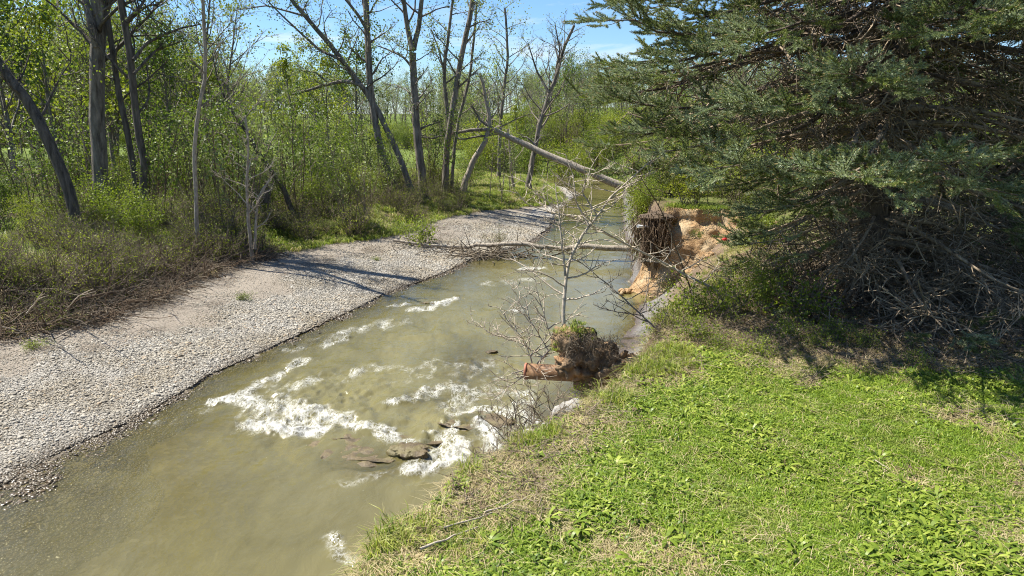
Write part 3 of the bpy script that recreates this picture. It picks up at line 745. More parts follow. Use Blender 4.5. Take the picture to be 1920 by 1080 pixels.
idx_ = np.where((rng.random(n_) < 0.006) & (weedn > 0.4), 12 + rng.integers(0, 2, n_), idx_)
rot = np.stack([rng.normal(0, 0.12, n_), rng.normal(0, 0.12, n_), rng.uniform(0, 6.28, n_)], 1)
scatter('lawn_grass', np.stack([xs, ys, height(xs, ys) - 0.004], 1), rot, rng.uniform(0.55, 1.3, n_) * np.where((idx_ >= 5) & (idx_ < 8), 0.6 + 0.45 * vn(xs * 0.9, ys * 0.9, 93), 1), idx_, lawn_col, label='sunlit short grass with broad weeds and straw patches on the lawn')
print('lawn', n_)
# bank slope: straw, tall grass, litter
nB = 17000
ys = 3.5 + 20.5 * rng.random(nB); t = rng.random(nB) ** 0.6
xs = fx(RWa, ys) + (fx(RTa, ys) - fx(RWa, ys)) * t
dens = vn(xs * 1.4, ys * 1.4, 23)
ok = (rng.random(nB) < dens * 1.3 * t) & ~((ys > 20.5)) & ~((ys > 9.7) & (ys < 12.5) & (rng.random(nB) < 0.6))
xs, ys, dens, t = xs[ok], ys[ok], dens[ok], t[ok]; n_ = len(xs)
idx_ = np.where(rng.random(n_) < 0.66, 8 + rng.integers(0, 2, n_), np.where((vn(xs * 1.5, ys * 1.5, 57) > 0.5) & (t > 0.75), 10 + rng.integers(0, 2, n_), rng.integers(0, 7, n_)))
rot = np.stack([rng.normal(0, 0.3, n_), rng.normal(-0.35, 0.3, n_), rng.uniform(0, 6.28, n_)], 1)
scatter('bank_grass', np.stack([xs, ys, height(xs, ys)], 1), rot, rng.uniform(0.7, 1.3, n_), idx_, lawn_col, label='straw and ragged green grass clinging to the eroded bank edge')
# litter of dry needles, leaves and sticks under the spruce
lp = []
for k in range(3):
    V, Fq = leaf_arrays(rng, rng.uniform(-0.12, 0.12, (10, 3)) * [1, 1, 0.05], 3, 0.04, 0.045, 0.45, flat=0.8)
    lp.append(proto_obj('litter%d' % k, mesh_np('litter', V, Fq, M['needle_dead'])))
for k in range(3):
    T = Tubes()
    for q in range(7): T.add(wander(rng, rng.uniform(-0.15, 0.15, 3) * [1, 1, 0.1] + [0, 0, 0.02], rng.normal(0, 1, 3) * [1, 1, 0.12], rng.uniform(0.1, 0.35), 4, 0.2), (0.004, 0.0015), 3)
    V, Q = T.arrays(); lp.append(proto_obj('mstick%d' % k, mesh_np('sticks', V, Q, M['spruce_twig'])))
lit_col = proto_col('litter', lp)
nL = 9000
ys = 5.5 + 12 * rng.random(nL); xs = fx(RTa, ys) + rng.random(nL) * (ys * 0.8 - fx(RTa, ys))
lt = litter_at(xs, ys); ok = rng.random(nL) < lt * 0.9; xs, ys = xs[ok], ys[ok]; n_ = len(xs)
rot = np.stack([rng.normal(0, 0.1, n_), rng.normal(0, 0.1, n_), rng.uniform(0, 6.28, n_)], 1)
scatter('ground_litter', np.stack([xs, ys, height(xs, ys) + 0.01], 1), rot, rng.uniform(0.7, 1.3, n_), rng.integers(0, 6, n_), lit_col, label='brown dry litter and small sticks under the spruce')

# ------------------------------------------------------------------ generic plants
def branchy(rng, T, path, r0, nb, blen, start=0.35, out=0.9, up=0.35, lv=2, sides=4, trop=0.06, gap_side=None, kids=4):
    """limbs along a stem; returns tip points"""
    tips = []
    for i in range(nb):
        t = start + (1 - start) * (i + rng.random()) / nb
        p = along(path, t); tg = tang(path, t)
        a = i * 2.4 + rng.normal(0, 0.5)
        side = np.array([math.cos(a), math.sin(a), 0])
        d = nrm(tg * up + side * out + np.array([0, 0, up * 0.4]))
        L = blen * (1.15 - 0.75 * t) * rng.uniform(0.6, 1.25)
        r = r0 * (1 - 0.75 * t) * 0.45 + 0.004
        b = wander(rng, p, d, L, 7, 0.16, (0, 0, trop)); T.add(b, (r, r * 0.25), sides)
        tips.append(b[-1])
        if lv > 1:
            for k in range(kids):
                tt = rng.uniform(0.3, 0.97); pp = along(b, tt); dd = nrm(tang(b, tt) + rng.normal(0, 0.75, 3) + [0, 0, trop])
                LL = L * rng.uniform(0.25, 0.5); c = wander(rng, pp, dd, LL, 5, 0.2, (0, 0, trop)); T.add(c, (r * 0.4 + 0.0015, r * 0.12 + 0.002), 3)
                tips += [c[-1], c[2]]
                if lv > 2:
                    for k2 in range(3):
                        tt = rng.uniform(0.2, 1); pp = along(c, tt); dd = nrm(tang(c, tt) + rng.normal(0, 0.8, 3) + [0, 0, trop])
                        e = wander(rng, pp, dd, LL * rng.uniform(0.3, 0.6), 4, 0.2, (0, 0, trop)); T.add(e, (r * 0.18 + 0.0015, 0.002), 3)
                        tips += [e[-1], e[2]]
    return tips

def hero_tree(name, label, cat, pts, Yd, r0, r1, bark, twig, leaf=None, nb=14, blen=3.0, start=0.4, lv=3, forks=(), leaf_per=5, leaf_R=0.35, leaf_s=0.10, seed=0, top=None, up=0.5, out=0.9, frac=1.0, group=None, depth_lean=0.0, basez=None):
    """trunk drawn by its bends, twigs grown off it"""
    rng = np.random.default_rng(seed)
    P = [PY(a, b, Yd + depth_lean * i) for i, (a, b) in enumerate(pts)]
    P = [np.array(p) for p in P]
    base = P[0].copy(); bz = float(height(base[0], base[1])) - 0.15
    base[2] = bz
    if P[0][2] > bz + 0.2: P = [base] + P
    else: P[0] = base
    if top:  # carry the trunk on above the picture
        d = nrm(P[-1] - P[-2]); d = nrm(d + np.array([0, 0, 0.8]))
        P.append(P[-1] + d * top * 0.5); P.append(P[-1] + nrm(d + rng.normal(0, 0.2, 3)) * top * 0.5)
    path = resample(P, 16, rng, r0 * 0.12)
    o = thing(name, base, label, cat, group)
    T = Tubes()
    rr = np.linspace(r0, r1, 16); rr[0] *= 1.35; rr[1] *= 1.1
    T.add(path, rr, 9)
    link('trunk', T.mesh('trunk', bark, base), o)
    TB = Tubes(); tips = branchy(rng, TB, path, r0, nb, blen, start, out, up, lv)
    for fp, fr0, fr1, fnb, fbl in forks:
        q = resample([PY(a, b, Yd + rng.uniform(-0.4, 0.4)) for a, b in fp], 10, rng, fr0 * 0.1)
        TF = Tubes(); TF.add(q, (fr0, fr1), 6)
        tips += branchy(rng, TF, q, fr0, fnb, fbl, 0.25, 0.9, 0.5, lv)
        link('limb', TF.mesh('limb', bark, base), o)
    link('branches', TB.mesh('branches', twig, base), o)
    if leaf is not None:
        tips = np.array(tips); tips = tips[rng.random(len(tips)) < frac]
        V, Q = leaf_arrays(rng, tips, leaf_per, leaf_R, leaf_s, 0.75, 0.5)
        link('leaves', mesh_np('leaves', V - base, Q, leaf), o, kind='stuff')
    return o

# reusable crowns for shrubs, mid and far trees
def tree_proto(rng, H, r, kind, leaf, bark, nleaf=2200, ls=0.16, spread=0.5, bare=False, nb=16):
    T = Tubes()
    path = wander(rng, (0, 0, -0.3), (rng.normal(0, 0.05), rng.normal(0, 0.05), 1), H, 10, 0.05, (0, 0, 0.03))
    T.add(path, (r, r * 0.15), 5)
    tips = branchy(rng, T, path, r, nb, H * spread, 0.25, 0.8, 0.7, 3, 3, 0.08)
    V1, Q1 = T.arrays(); tm = mesh_np('trunk', V1, Q1, bark, True)
    tips = np.array(tips)
    per = max(1, int(nleaf / len(tips)))
    V, Q = leaf_arrays(rng, tips, per, H * 0.03 + 0.12, ls, 0.8, 0.2)
    cm = mesh_np('crown', V, Q, leaf)
    return tm, cm
def shrub_proto(rng, H, W, leaf, twig, nleaf=1800, ls=0.08, nst=14, lv2=5, th=1.0):
    T = Tubes(); tips = []
    for i in range(nst):
        a = rng.uniform(0, 6.283); d = np.array([math.cos(a) * W / H * rng.uniform(0.2, 0.9), math.sin(a) * W / H * rng.uniform(0.2, 0.9), 1])
        s = wander(rng, (rng.normal(0, W * 0.12), rng.normal(0, W * 0.12), -0.1), d, H * rng.uniform(0.6, 1.1), 7, 0.13)
        T.add(s, ((0.006 + H * 0.004) * th, 0.003 * th), 3)
        for k in range(lv2):
            t = rng.uniform(0.2, 1); c = wander(rng, along(s, t), nrm(tang(s, t) + rng.normal(0, 0.8, 3)), H * rng.uniform(0.15, 0.38), 4, 0.2); T.add(c, (0.004 * th, 0.002 * th), 3)
            tips += [c[-1], c[1], c[2]]
            for k2 in range(2):
                e = wander(rng, c[2], nrm(c[2] - c[1] + rng.normal(0, 0.06, 3)), H * rng.uniform(0.08, 0.2), 3, 0.2); T.add(e, (0.003, 0.0015), 3); tips.append(e[-1])
    V1, Q1 = T.arrays(); sm = mesh_np('stems', V1, Q1, twig, True)
    tips = np.array(tips); per = max(1, int(nleaf / len(tips)))
    V, Q = leaf_arrays(rng, tips, per, H * 0.09 + 0.04, ls, 0.7, 0.1)
    return sm, mesh_np('foliage', V, Q, leaf)
rng = np.random.default_rng(42)
TP = {}
TP['green'] = tree_proto(rng, 9, 0.16, 0, M['leaf_mid'], M['bark_grey'], 2800, 0.17)
TP['yellow'] = tree_proto(rng, 8, 0.14, 0, M['leaf_yellow'], M['bark_grey'], 3000, 0.17)
TP['bright'] = tree_proto(rng, 9, 0.13, 0, M['leaf_bright'], M['bark_grey'], 2600, 0.15, 0.5, nb=20)
TP['far1'] = tree_proto(rng, 11, 0.16, 0, M['leaf_haze'], M['bark_grey'], 2600, 0.26)
TP['far2'] = tree_proto(rng, 12, 0.18, 0, M['leaf_pale'], M['bark_grey'], 900, 0.24, 0.4)
TP['bare1'] = tree_proto(rng, 12, 0.17, 0, M['leaf_pale'], M['twig_grey'], 250, 0.16, 0.42, nb=22)
TP['bare2'] = tree_proto(rng, 11, 0.15, 0, M['leaf_haze'], M['bark_grey'], 500, 0.18, 0.45, nb=22)
SP = {}
SP['bright'] = shrub_proto(rng, 2.2, 1.8, M['leaf_bright'], M['twig_grey'], 4600, 0.072, 16)
SP['mid'] = shrub_proto(rng, 2.6, 2.0, M['leaf_mid'], M['twig_grey'], 4200, 0.075, 16)
SP['yellow'] = shrub_proto(rng, 2.8, 2.0, M['leaf_yellow'], M['twig_grey'], 3800, 0.075, 16)
SP['sparse'] = shrub_proto(rng, 2.4, 2.0, M['leaf_bright'], M['brush'], 700, 0.065, 20, 6, 1.8)
SP['twiggy'] = shrub_proto(rng, 1.7, 1.6, M['leaf_yellow'], M['brush'], 110, 0.055, 24, 6, 2.2)
for k, (lf, nl) in enumerate([('leaf_bright', 260), ('leaf_pale', 120), ('leaf_mid', 420)]):
    T_ = Tubes(); tp_ = []
    for q_ in range(3):
        st_ = wander(rng, (rng.normal(0, 0.3), rng.normal(0, 0.3), -0.1), (rng.normal(0, 0.14), rng.normal(0, 0.14), 1), rng.uniform(2.6, 4.6), 9, 0.06)
        T_.add(st_, (0.028, 0.006), 4); tp_ += branchy(rng, T_, st_, 0.02, 12, 0.9, 0.3, 0.8, 0.7, 2, 3, 0.06)
    V_, Q_ = T_.arrays(); tp_ = np.array(tp_)
    a_, b_ = leaf_arrays(rng, tp_, max(1, nl * 2 // len(tp_)), 0.22, 0.10, 0.7)
    SP['whip%d' % (k + 1)] = (mesh_np('stems', V_, Q_, [M['twig_grey'], M['brush'], M['twig_brown']][k], True), mesh_np('foliage', a_, b_, M[lf]))
SP['small'] = shrub_proto(rng, 0.8, 0.8, M['leaf_bright'], M['twig_grey'], 1100, 0.055, 16)

def plant(kindset, key, name, x, y, s, label, cat, group=None, rz=0, parts=('trunk', 'crown'), z=None, sz=1.0):
    o = thing(name, (x, y, (height(x, y) if z is None else z)), label, cat, group)
    o.rotation_euler = (0, 0, rz); o.scale = (s, s, s * sz)
    a, b = kindset[key]
    link(parts[0], a, o); link(parts[1], b, o, kind='stuff')
    return o

# ------------------------------------------------------------------ standing trees on the left bank
hero_tree('tree', 'thickest dark trunk at the left, forked high up, rising from bright bushes', 'tree',
          [(192, 425), (188, 320), (180, 180), (186, 60), (190, 0)], 28, 0.29, 0.2, M['bark_grey'], M['bark_dark'], M['leaf_bright'], 16, 4.0, 0.35, 3,
          [([(183, 90), (172, 50), (160, 0), (150, -60)], 0.18, 0.1, 5, 2.5), ([(188, 40), (205, 5), (225, -50)], 0.13, 0.07, 5, 2.5)], 4, 0.3, 0.09, 1, top=8, frac=0.5)
hero_tree('tree', 'dark leaning trunk in the left corner, bowed out of the frame', 'tree',
          [(140, 400), (125, 340), (75, 230), (30, 155), (-10, 115)], 25, 0.2, 0.14, M['bark_dark'], M['bark_dark'], M['leaf_bright'], 12, 3.2, 0.45, 3, (), 5, 0.28, 0.09, 2, top=3)
hero_tree('tree', 'slim dark tree with side limbs to the right, third trunk from the left', 'tree',
          [(272, 400), (268, 300), (252, 190), (240, 80), (226, 0)], 27, 0.14, 0.10, M['bark_dark'], M['bark_dark'], M['leaf_mid'], 16, 3.4, 0.3, 3,
          [([(248, 115), (275, 80), (330, 55), (380, 45)], 0.07, 0.02, 6, 1.2), ([(250, 140), (290, 95), (345, 75)], 0.06, 0.02, 6, 1.2), ([(236, 40), (262, 15), (285, -20)], 0.07, 0.03, 5, 1.5)],
          3, 0.4, 0.085, 3, top=6, frac=0.35)
hero_tree('tree', 'thin dark tree leaning just left of the slim dark one', 'tree',
          [(262, 405), (248, 300), (228, 200), (214, 120), (203, 40)], 28, 0.12, 0.08, M['bark_dark'], M['bark_dark'], M['leaf_bright'], 12, 2.6, 0.35, 3, (), 4, 0.28, 0.09, 4, top=5, frac=0.45)
hero_tree('sapling', 'tall thin pale sapling with a kinked stem at the edge of the gravel', 'tree',
          [(371, 478), (368, 400), (364, 290), (372, 200), (388, 130), (383, 60), (381, 0)], 24.8, 0.075, 0.045, M['bark_pale'], M['twig_grey'], M['leaf_pale'], 16, 1.6, 0.45, 3, (), 2, 0.25, 0.06, 5, top=3, up=0.3, frac=0.3)
hero_tree('sapling', 'bare dead sapling with pale forked branches on the gravel edge', 'tree',
          [(472, 480), (466, 420), (463, 360), (466, 270), (460, 215)], 24.9, 0.07, 0.025, M['bark_pale'], M['twig_pale'], None, 16, 1.5, 0.35, 3,
          [([(478, 470), (480, 410), (486, 362), (515, 325)], 0.055, 0.02, 8, 0.8), ([(484, 380), (500, 345), (512, 318)], 0.03, 0.01, 5, 0.5)], seed=6)
hero_tree('tree', 'dark crooked tree leaning left behind the dead sapling', 'tree',
          [(560, 425), (530, 350), (500, 310), (468, 255), (440, 215), (420, 180), (405, 140), (398, 95)], 31, 0.13, 0.02, M['bark_dark'], M['twig_grey'], None, 14, 2.2, 0.4, 3, (), seed=7)
hero_tree('tree', 'pale arching tree bending far left with a dark low limb', 'tree',
          [(775, 370), (757, 312), (730, 255), (700, 190), (650, 125), (600, 60), (560, 20), (545, 0)], 40, 0.17, 0.09, M['bark_grey'], M['bark_dark'], M['leaf_pale'], 18, 3.2, 0.4, 3,
          [([(700, 192), (680, 160), (650, 150), (615, 158), (580, 168), (545, 178)], 0.13, 0.05, 9, 1.6), ([(640, 112), (600, 95), (540, 40), (500, 0)], 0.08, 0.03, 8, 1.8),
           ([(615, 155), (590, 135), (560, 132)], 0.05, 0.02, 4, 1.2), ([(570, 30), (500, 10), (440, 20)], 0.06, 0.02, 8, 2.0)], 4, 0.28, 0.10, 8, top=3, frac=0.55)
hero_tree('tree', 'tall grey tree crossing the arching one, pale new leaves above', 'tree',
          [(735, 385), (728, 330), (708, 255), (694, 170), (690, 80), (686, 0)], 40, 0.2, 0.13, M['bark_grey'], M['bark_grey'], M['leaf_pale'], 16, 3.2, 0.4, 3,
          [([(690, 60), (670, 25), (648, 0), (620, -40)], 0.09, 0.05, 6, 2)], 4, 0.28, 0.10, 9, top=5, frac=0.5)
hero_tree('tree', 'tall grey tree forking in a narrow V right of the crossed pair', 'tree',
          [(796, 395), (790, 320), (781, 230), (776, 150), (773, 95)], 41, 0.24, 0.18, M['bark_grey'], M['bark_grey'], M['leaf_pale'], 10, 3.0, 0.45, 3,
          [([(774, 98), (764, 50), (756, 0), (750, -60), (730, -120)], 0.15, 0.06, 10, 2.6), ([(774, 98), (785, 50), (790, 0), (798, -60), (815, -130)], 0.15, 0.06, 10, 2.6),
           ([(776, 130), (755, 105), (725, 92), (705, 85)], 0.07, 0.03, 6, 1.8)], 4, 0.28, 0.10, 10, frac=0.5)
hero_tree('tree', 'pale double-stemmed tree with two steep limbs, nearest the far gravel', 'tree',
          [(836, 395), (836, 300), (845, 220), (862, 130), (876, 60), (886, 0)], 41.5, 0.19, 0.10, M['bark_grey'], M['bark_grey'], M['leaf_pale'], 14, 2.8, 0.4, 3,
          [([(842, 235), (832, 150), (838, 80), (850, 0), (855, -50)], 0.13, 0.06, 9, 2.4), ([(836, 150), (822, 90), (808, 55)], 0.06, 0.03, 6, 1.6)], 4, 0.28, 0.10, 11, top=4, frac=0.55)
hero_tree('tree', 'thin grey tree leaning right beside the double-stemmed tree', 'tree',
          [(846, 395), (850, 300), (858, 230), (878, 160), (886, 105)], 42.5, 0.10, 0.06, M['bark_grey'], M['twig_grey'], M['leaf_pale'], 12, 2.2, 0.4, 3, (), 3, 0.4, 0.1, 12, top=3, frac=0.5)
hero_tree('snag', 'pale broken snag leaning right under the hung-up fallen trunk', 'tree',
          [(868, 350), (885, 305), (912, 262), (918, 225), (908, 170), (900, 135)], 43, 0.2, 0.08, M['bark_pale'], M['bark_pale'], None, 8, 1.8, 0.5, 2, (), seed=13)
hero_tree('tree', 'bare grey tree leaning right, with a thin crown against the sky', 'tree',
          [(992, 345), (1000, 290), (1016, 220), (1032, 170), (1046, 135)], 47, 0.18, 0.08, M['bark_grey'], M['twig_grey'], M['leaf_pale'], 20, 3.4, 0.35, 3,
          [([(1030, 175), (1005, 130), (990, 80)], 0.08, 0.03, 8, 2.2), ([(1040, 145), (1050, 95), (1040, 40)], 0.08, 0.03, 8, 2.2)], 1, 0.3, 0.09, 14, top=3, frac=0.3)
hero_tree('sapling', 'short pale stem between the snag and the leaning bare tree', 'tree',
          [(965, 360), (958, 320), (956, 280), (952, 240)], 46, 0.1, 0.05, M['bark_pale'], M['twig_pale'], M['leaf_pale'], 10, 1.8, 0.4, 2, (), 2, 0.3, 0.1, 15, frac=0.5)
hero_tree('tree', 'slender leafing tree against the sky behind the hung-up trunk', 'tree',
          [(935, 330), (938, 240), (945, 170), (952, 110), (950, 70)], 52, 0.14, 0.07, M['bark_grey'], M['twig_grey'], M['leaf_pale'], 22, 3.4, 0.3, 3, (), 3, 0.5, 0.12, 16, top=2, frac=0.6)

# hung-up fallen trunk over the creek
rng = np.random.default_rng(77)
o = thing('fallen_tree', PY(1185, 357, 41), 'long bare fallen trunk slanting down across the creek to the right bank', 'fallen tree')
B0 = PY(1185, 357, 41)
T = Tubes(); q = resample([PY(1195, 362, 41), PY(1100, 320, 41.5), PY(1000, 278, 42.5), (PY(925, 243, 43))], 14, rng, 0.02); T.add(q, (0.24, 0.15), 9); link('trunk', T.mesh('trunk', M['bark_pale'], B0), o)
for fp, r0_, nb_ in [([(925, 243), (880, 243), (840, 252), (800, 262), (768, 248)], 0.12, 8), ([(1005, 275), (990, 258), (978, 256)], 0.07, 2), ([(925, 243), (900, 225), (885, 195)], 0.09, 4), ([(940, 250), (905, 255), (860, 262), (838, 240)], 0.07, 6)]:
    T = Tubes(); q = resample([PY(a, b, 43) for a, b in fp], 9, rng, 0.02); T.add(q, (r0_, 0.03), 6); branchy(rng, T, q, r0_, nb_, 1.6, 0.2, 0.8, 0.5, 3); link('limb', T.mesh('limb', M['bark_grey'], B0), o)

# ------------------------------------------------------------------ woodland masses
def woods(name, label, pts_fn, count, keys, seed, smin, smax, kinds=TP, part=2):
    rng = np.random.default_rng(seed)
    objs = []
    for i, k in enumerate(keys):
        for j, mm in enumerate(kinds[k]): objs.append(proto_obj('%s_%02d_%d' % (name, i, j), mm))
    c = proto_col(name + ' kinds', objs)
    pts = pts_fn(rng, count); n_ = len(pts)
    s = rng.uniform(smin, smax, n_); r = np.stack([rng.normal(0, 0.04, n_), rng.normal(0, 0.04, n_), rng.uniform(0, 6.28, n_)], 1); k = rng.integers(0, len(keys), n_)
    P2 = np.concatenate([pts, pts]); 
    scatter(name, P2, np.concatenate([r, r]), np.concatenate([s, s]), np.concatenate([k * 2, k * 2 + 1]), c, label=label)
def rng_keep(x, y): return vn(x * 3.3, y * 3.3, 9) > 0.62
def band(ya, yb, pxa, pxb, cond=None):
    def f(rng, n):
        y = rng.uniform(ya, yb, n); x = (rng.uniform(pxa, pxb, n) - 960) / F * y
        z = height(x, y)
        p = np.stack([x, y, z], 1)
        if cond is not None: p = p[cond(x, y)]
        return p
    return f
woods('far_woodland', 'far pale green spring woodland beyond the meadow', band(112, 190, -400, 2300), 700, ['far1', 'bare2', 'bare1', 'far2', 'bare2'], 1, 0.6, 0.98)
woods('left_woodland', 'mixed leafing woodland behind the left bank trees', band(44, 85, -350, 430, lambda x, y: (x < -0.36 * y)), 100, ['bright', 'bare1', 'yellow', 'bare1', 'bare2', 'bare1', 'bright'], 2, 0.75, 1.35)
woods('creek_woodland', 'leafing woodland closing off the creek upstream', band(66, 108, 820, 2100), 150, ['yellow', 'bright', 'bare2', 'bare1', 'far2'], 3, 0.45, 0.75)
woods('bank_undergrowth', 'bright green undergrowth along the left bank', band(26, 60, -300, 1010, lambda x, y: (x < fx(BLa, y) - 2.2 - 0.03 * y) & (vn(x * 0.16, y * 0.16, 202) > 0.36) & ((y < 45) | (rng_keep(x, y)))), 430, ['bright', 'mid', 'yellow', 'sparse', 'sparse', 'sparse'], 4, 0.45, 1.0, SP)
woods('meadow_edge_shrubs', 'scattered green shrubs along the edge of the meadow', band(100, 118, -300, 1000), 230, ['mid', 'yellow', 'sparse', 'bright'], 5, 0.9, 1.8, SP)
woods('creek_end_shrubs', 'green shrubs closing the creek corridor upstream', band(57, 95, 880, 2000, lambda x, y: (y > 66) | (x > fx(RTa, y) - 0.5) | (x < fx(LWa, y) - 2)), 420, ['mid', 'yellow', 'bright', 'sparse'], 25, 0.9, 1.8, SP)
woods('brush_thicket', 'grey brown tangle of bare brush along the left bank', band(14, 42, -250, 900, lambda x, y: (x < fx(BLa, y) - 0.2) & (x > fx(BLa, y) - 8)), 560, ['twiggy', 'twiggy', 'twiggy', 'sparse'], 6, 0.35, 0.85, SP)
woods('thin_saplings', 'thin upright bare saplings standing through the left bank brush', band(26, 46, -200, 1000, lambda x, y: (x < fx(BLa, y) - 0.8) & (x > fx(BLa, y) - 16)), 150, ['whip1', 'whip2', 'whip3'], 26, 0.6, 1.3, SP)
woods('right_bank_undergrowth', 'green undergrowth on the far right bank', band(25, 66, 1180, 2100, lambda x, y: x > fx(RTa, y) + 0.6), 260, ['yellow', 'bright', 'mid', 'sparse'], 7, 0.5, 1.0, SP)

def edgeb(rng, n):
    y = rng.uniform(26.5, 62, n); x = fx(RTa, y) + rng.uniform(-0.5, 1.8, n); return np.stack([x, y, height(x, y)], 1)
def clifftop(rng, n):
    x = rng.uniform(4.6, 9.5, n); y = rng.uniform(23.7, 27.5, n); return np.stack([x, y, height(x, y)], 1)
woods('bank_top_shrubs', 'low leafy shrubs on top of the orange clay bank', clifftop, 26, ['bright', 'yellow', 'sparse', 'small'], 28, 0.35, 0.7, SP)
woods('right_edge_bushes', 'green bushes leaning over the far right creek edge', edgeb, 130, ['bright', 'yellow', 'mid', 'sparse'], 27, 0.45, 0.85, SP)
# single trees and bushes one can pick out
for i, (px, Yd, key, s, lab) in enumerate([
        (620, 66, 'yellow', 1.15, 'rounded yellow-green tree behind the arching tree'), (672, 74, 'green', 1.3, 'taller dusky green tree right of the rounded yellow-green one'),
        (560, 72, 'yellow', 1.2, 'pale green tree under the left sky gap'), (40, 36, 'green', 1.15, 'leafy green tree filling the left edge behind the leaning trunk'),
        (110, 40, 'yellow', 1.2, 'bright leafing tree between the leaning trunk and the thickest trunk'), (330, 44, 'green', 0.95, 'green tree behind the slim dark tree'),
        (440, 50, 'bare1', 0.95, 'bare grey tree left of the blue sky gap'), (1060, 84, 'green', 0.95, 'small rounded green tree above the creek bend')]):
    y = Yd; x = (px - 960) / F * y
    plant(TP, key, 'leafy_tree' if key != 'bare1' else 'bare_tree', x, y, s, lab, 'tree', rz=i * 1.3)
for i, (px, py, Yd, key, s, lab) in enumerate([
        (700, 0, 39, 'bright', 0.85, 'vivid green bush at the foot of the crossed grey trees'), (200, 0, 26.5, 'bright', 1.0, 'vivid green bush around the base of the thickest trunk'),
        (265, 0, 25.5, 'bright', 0.8, 'green bush in front of the two slim dark trunks'), (590, 0, 36, 'mid', 1.3, 'wide green bush right of the dead sapling'),
        (1060, 0, 60, 'yellow', 1.5, 'yellow-green bush at the creek bend'), (880, 0, 46, 'mid', 0.9, 'dark green bush below the pale snag'),
        (655, 0, 44, 'mid', 1.3, 'green bush in the gap left of the crossed trees')]):
    y = Yd; x = (px - 960) / F * y
    plant(SP, key, 'bush', x, y, s, lab, 'bush', rz=i * 2.1, parts=('stems', 'foliage'))
for i, (px, py, z, key, s, lab) in enumerate([
        (1300, 372, 2.9, 'yellow', 0.8, 'yellow-green bush on top of the orange clay bank'), (1238, 368, 2.7, 'mid', 0.5, 'green bush hanging over the dark roots'),
        (1222, 388, 2.45, 'bright', 0.42, 'leafy bush right above the hanging roots'), (1268, 392, 2.75, 'small', 0.9, 'small leafy shrub drooping over the top of the orange clay'), (1350, 398, 2.6, 'sparse', 0.4, 'thin twiggy shrub over the right end of the clay face'),
        (1310, 600, 2.1, 'small', 1.1, 'leafy shrub at the bank edge left of the spruce'), (1255, 620, 1.9, 'small', 0.85, 'low grey-green shrub on the bank lip above the pipe'),
        (1375, 590, 2.2, 'small', 1.0, 'small shrub in front of the spruce skirt'), (1440, 575, 2.2, 'bright', 0.42, 'leafy bush standing among the left twigs of the spruce'), (1500, 600, 2.2, 'small', 1.1, 'low bright bush tucked under the spruce left of centre'), (1420, 480, 2.2, 'bright', 0.6, 'green sapling bush between the clay bank and the spruce')]):
    c = PZ(px, py, z); plant(SP, key, 'bush', c[0], c[1], s, lab, 'bush', rz=i * 1.9, parts=('stems', 'foliage'), z=min(z, height(c[0], c[1])))
for i, (px, py, s, lab) in enumerate([(785, 460, 1.7, 'green bush sprouting on the gravel beside the log'), (930, 456, 0.8, 'spindly green bush above the middle of the log'),
                                      (70, 668, 0.55, 'low weedy tuft on the gravel at the left edge'), (458, 565, 0.5, 'low weedy tuft in the middle of the gravel'), (705, 490, 0.32, 'small brown tuft on the far gravel')]):
    c = PZ(px, py, 0.3); o = plant(SP, 'small' if i != 1 else 'sparse', 'bush' if i < 2 else 'weed_tuft', c[0], c[1], s if i != 1 else 0.42, lab, 'bush' if i < 2 else 'weed tuft', rz=i * 1.1, parts=('stems', 'foliage'), sz=1 if i < 2 else 0.6)

# grass on the flood bank and along the strip
gp2 = []
rng = np.random.default_rng(15)
for k in range(3):
    V, Fc = blades(rng, 26, 0.22, 0.012, 0.8, 0.2); gp2.append(proto_obj('a%d' % k, mesh_np('tuft', V, Fc, M['tallgrass'])))
for k in range(2):
    V, Fc = blades(rng, 24, 0.25, 0.010, 1.2, 0.22); gp2.append(proto_obj('b%d' % k, mesh_np('tuft', V, Fc, M['straw'])))
c2 = proto_col('bank grass kinds', gp2)
nn_ = 26000
ys = rng.uniform(14, 60, nn_); xs = fx(BLa, ys) + 0.6 - rng.random(nn_) * 11
ok = rng.random(nn_) < np.clip(vn(xs * 0.6, ys * 0.6, 44) * 1.3 - 0.15, 0, 1) + 0.4 * (ys > 26)
ok &= xs < masks(xs, ys)[3] + 0.3
xs, ys = xs[ok], ys[ok]; n_ = len(xs)
idx_ = np.where(rng.random(n_) < np.where(ys > 24, 0.12, 0.5), 3 + rng.integers(0, 2, n_), rng.integers(0, 3, n_))
scatter('bank_green_strip', np.stack([xs, ys, height(xs, ys)], 1), np.stack([rng.normal(0, .1, n_), rng.normal(0, .1, n_), rng.uniform(0, 6.28, n_)], 1), rng.uniform(0.6, 1.3, n_), idx_, c2, label='green and dry grass growing on the left bank')

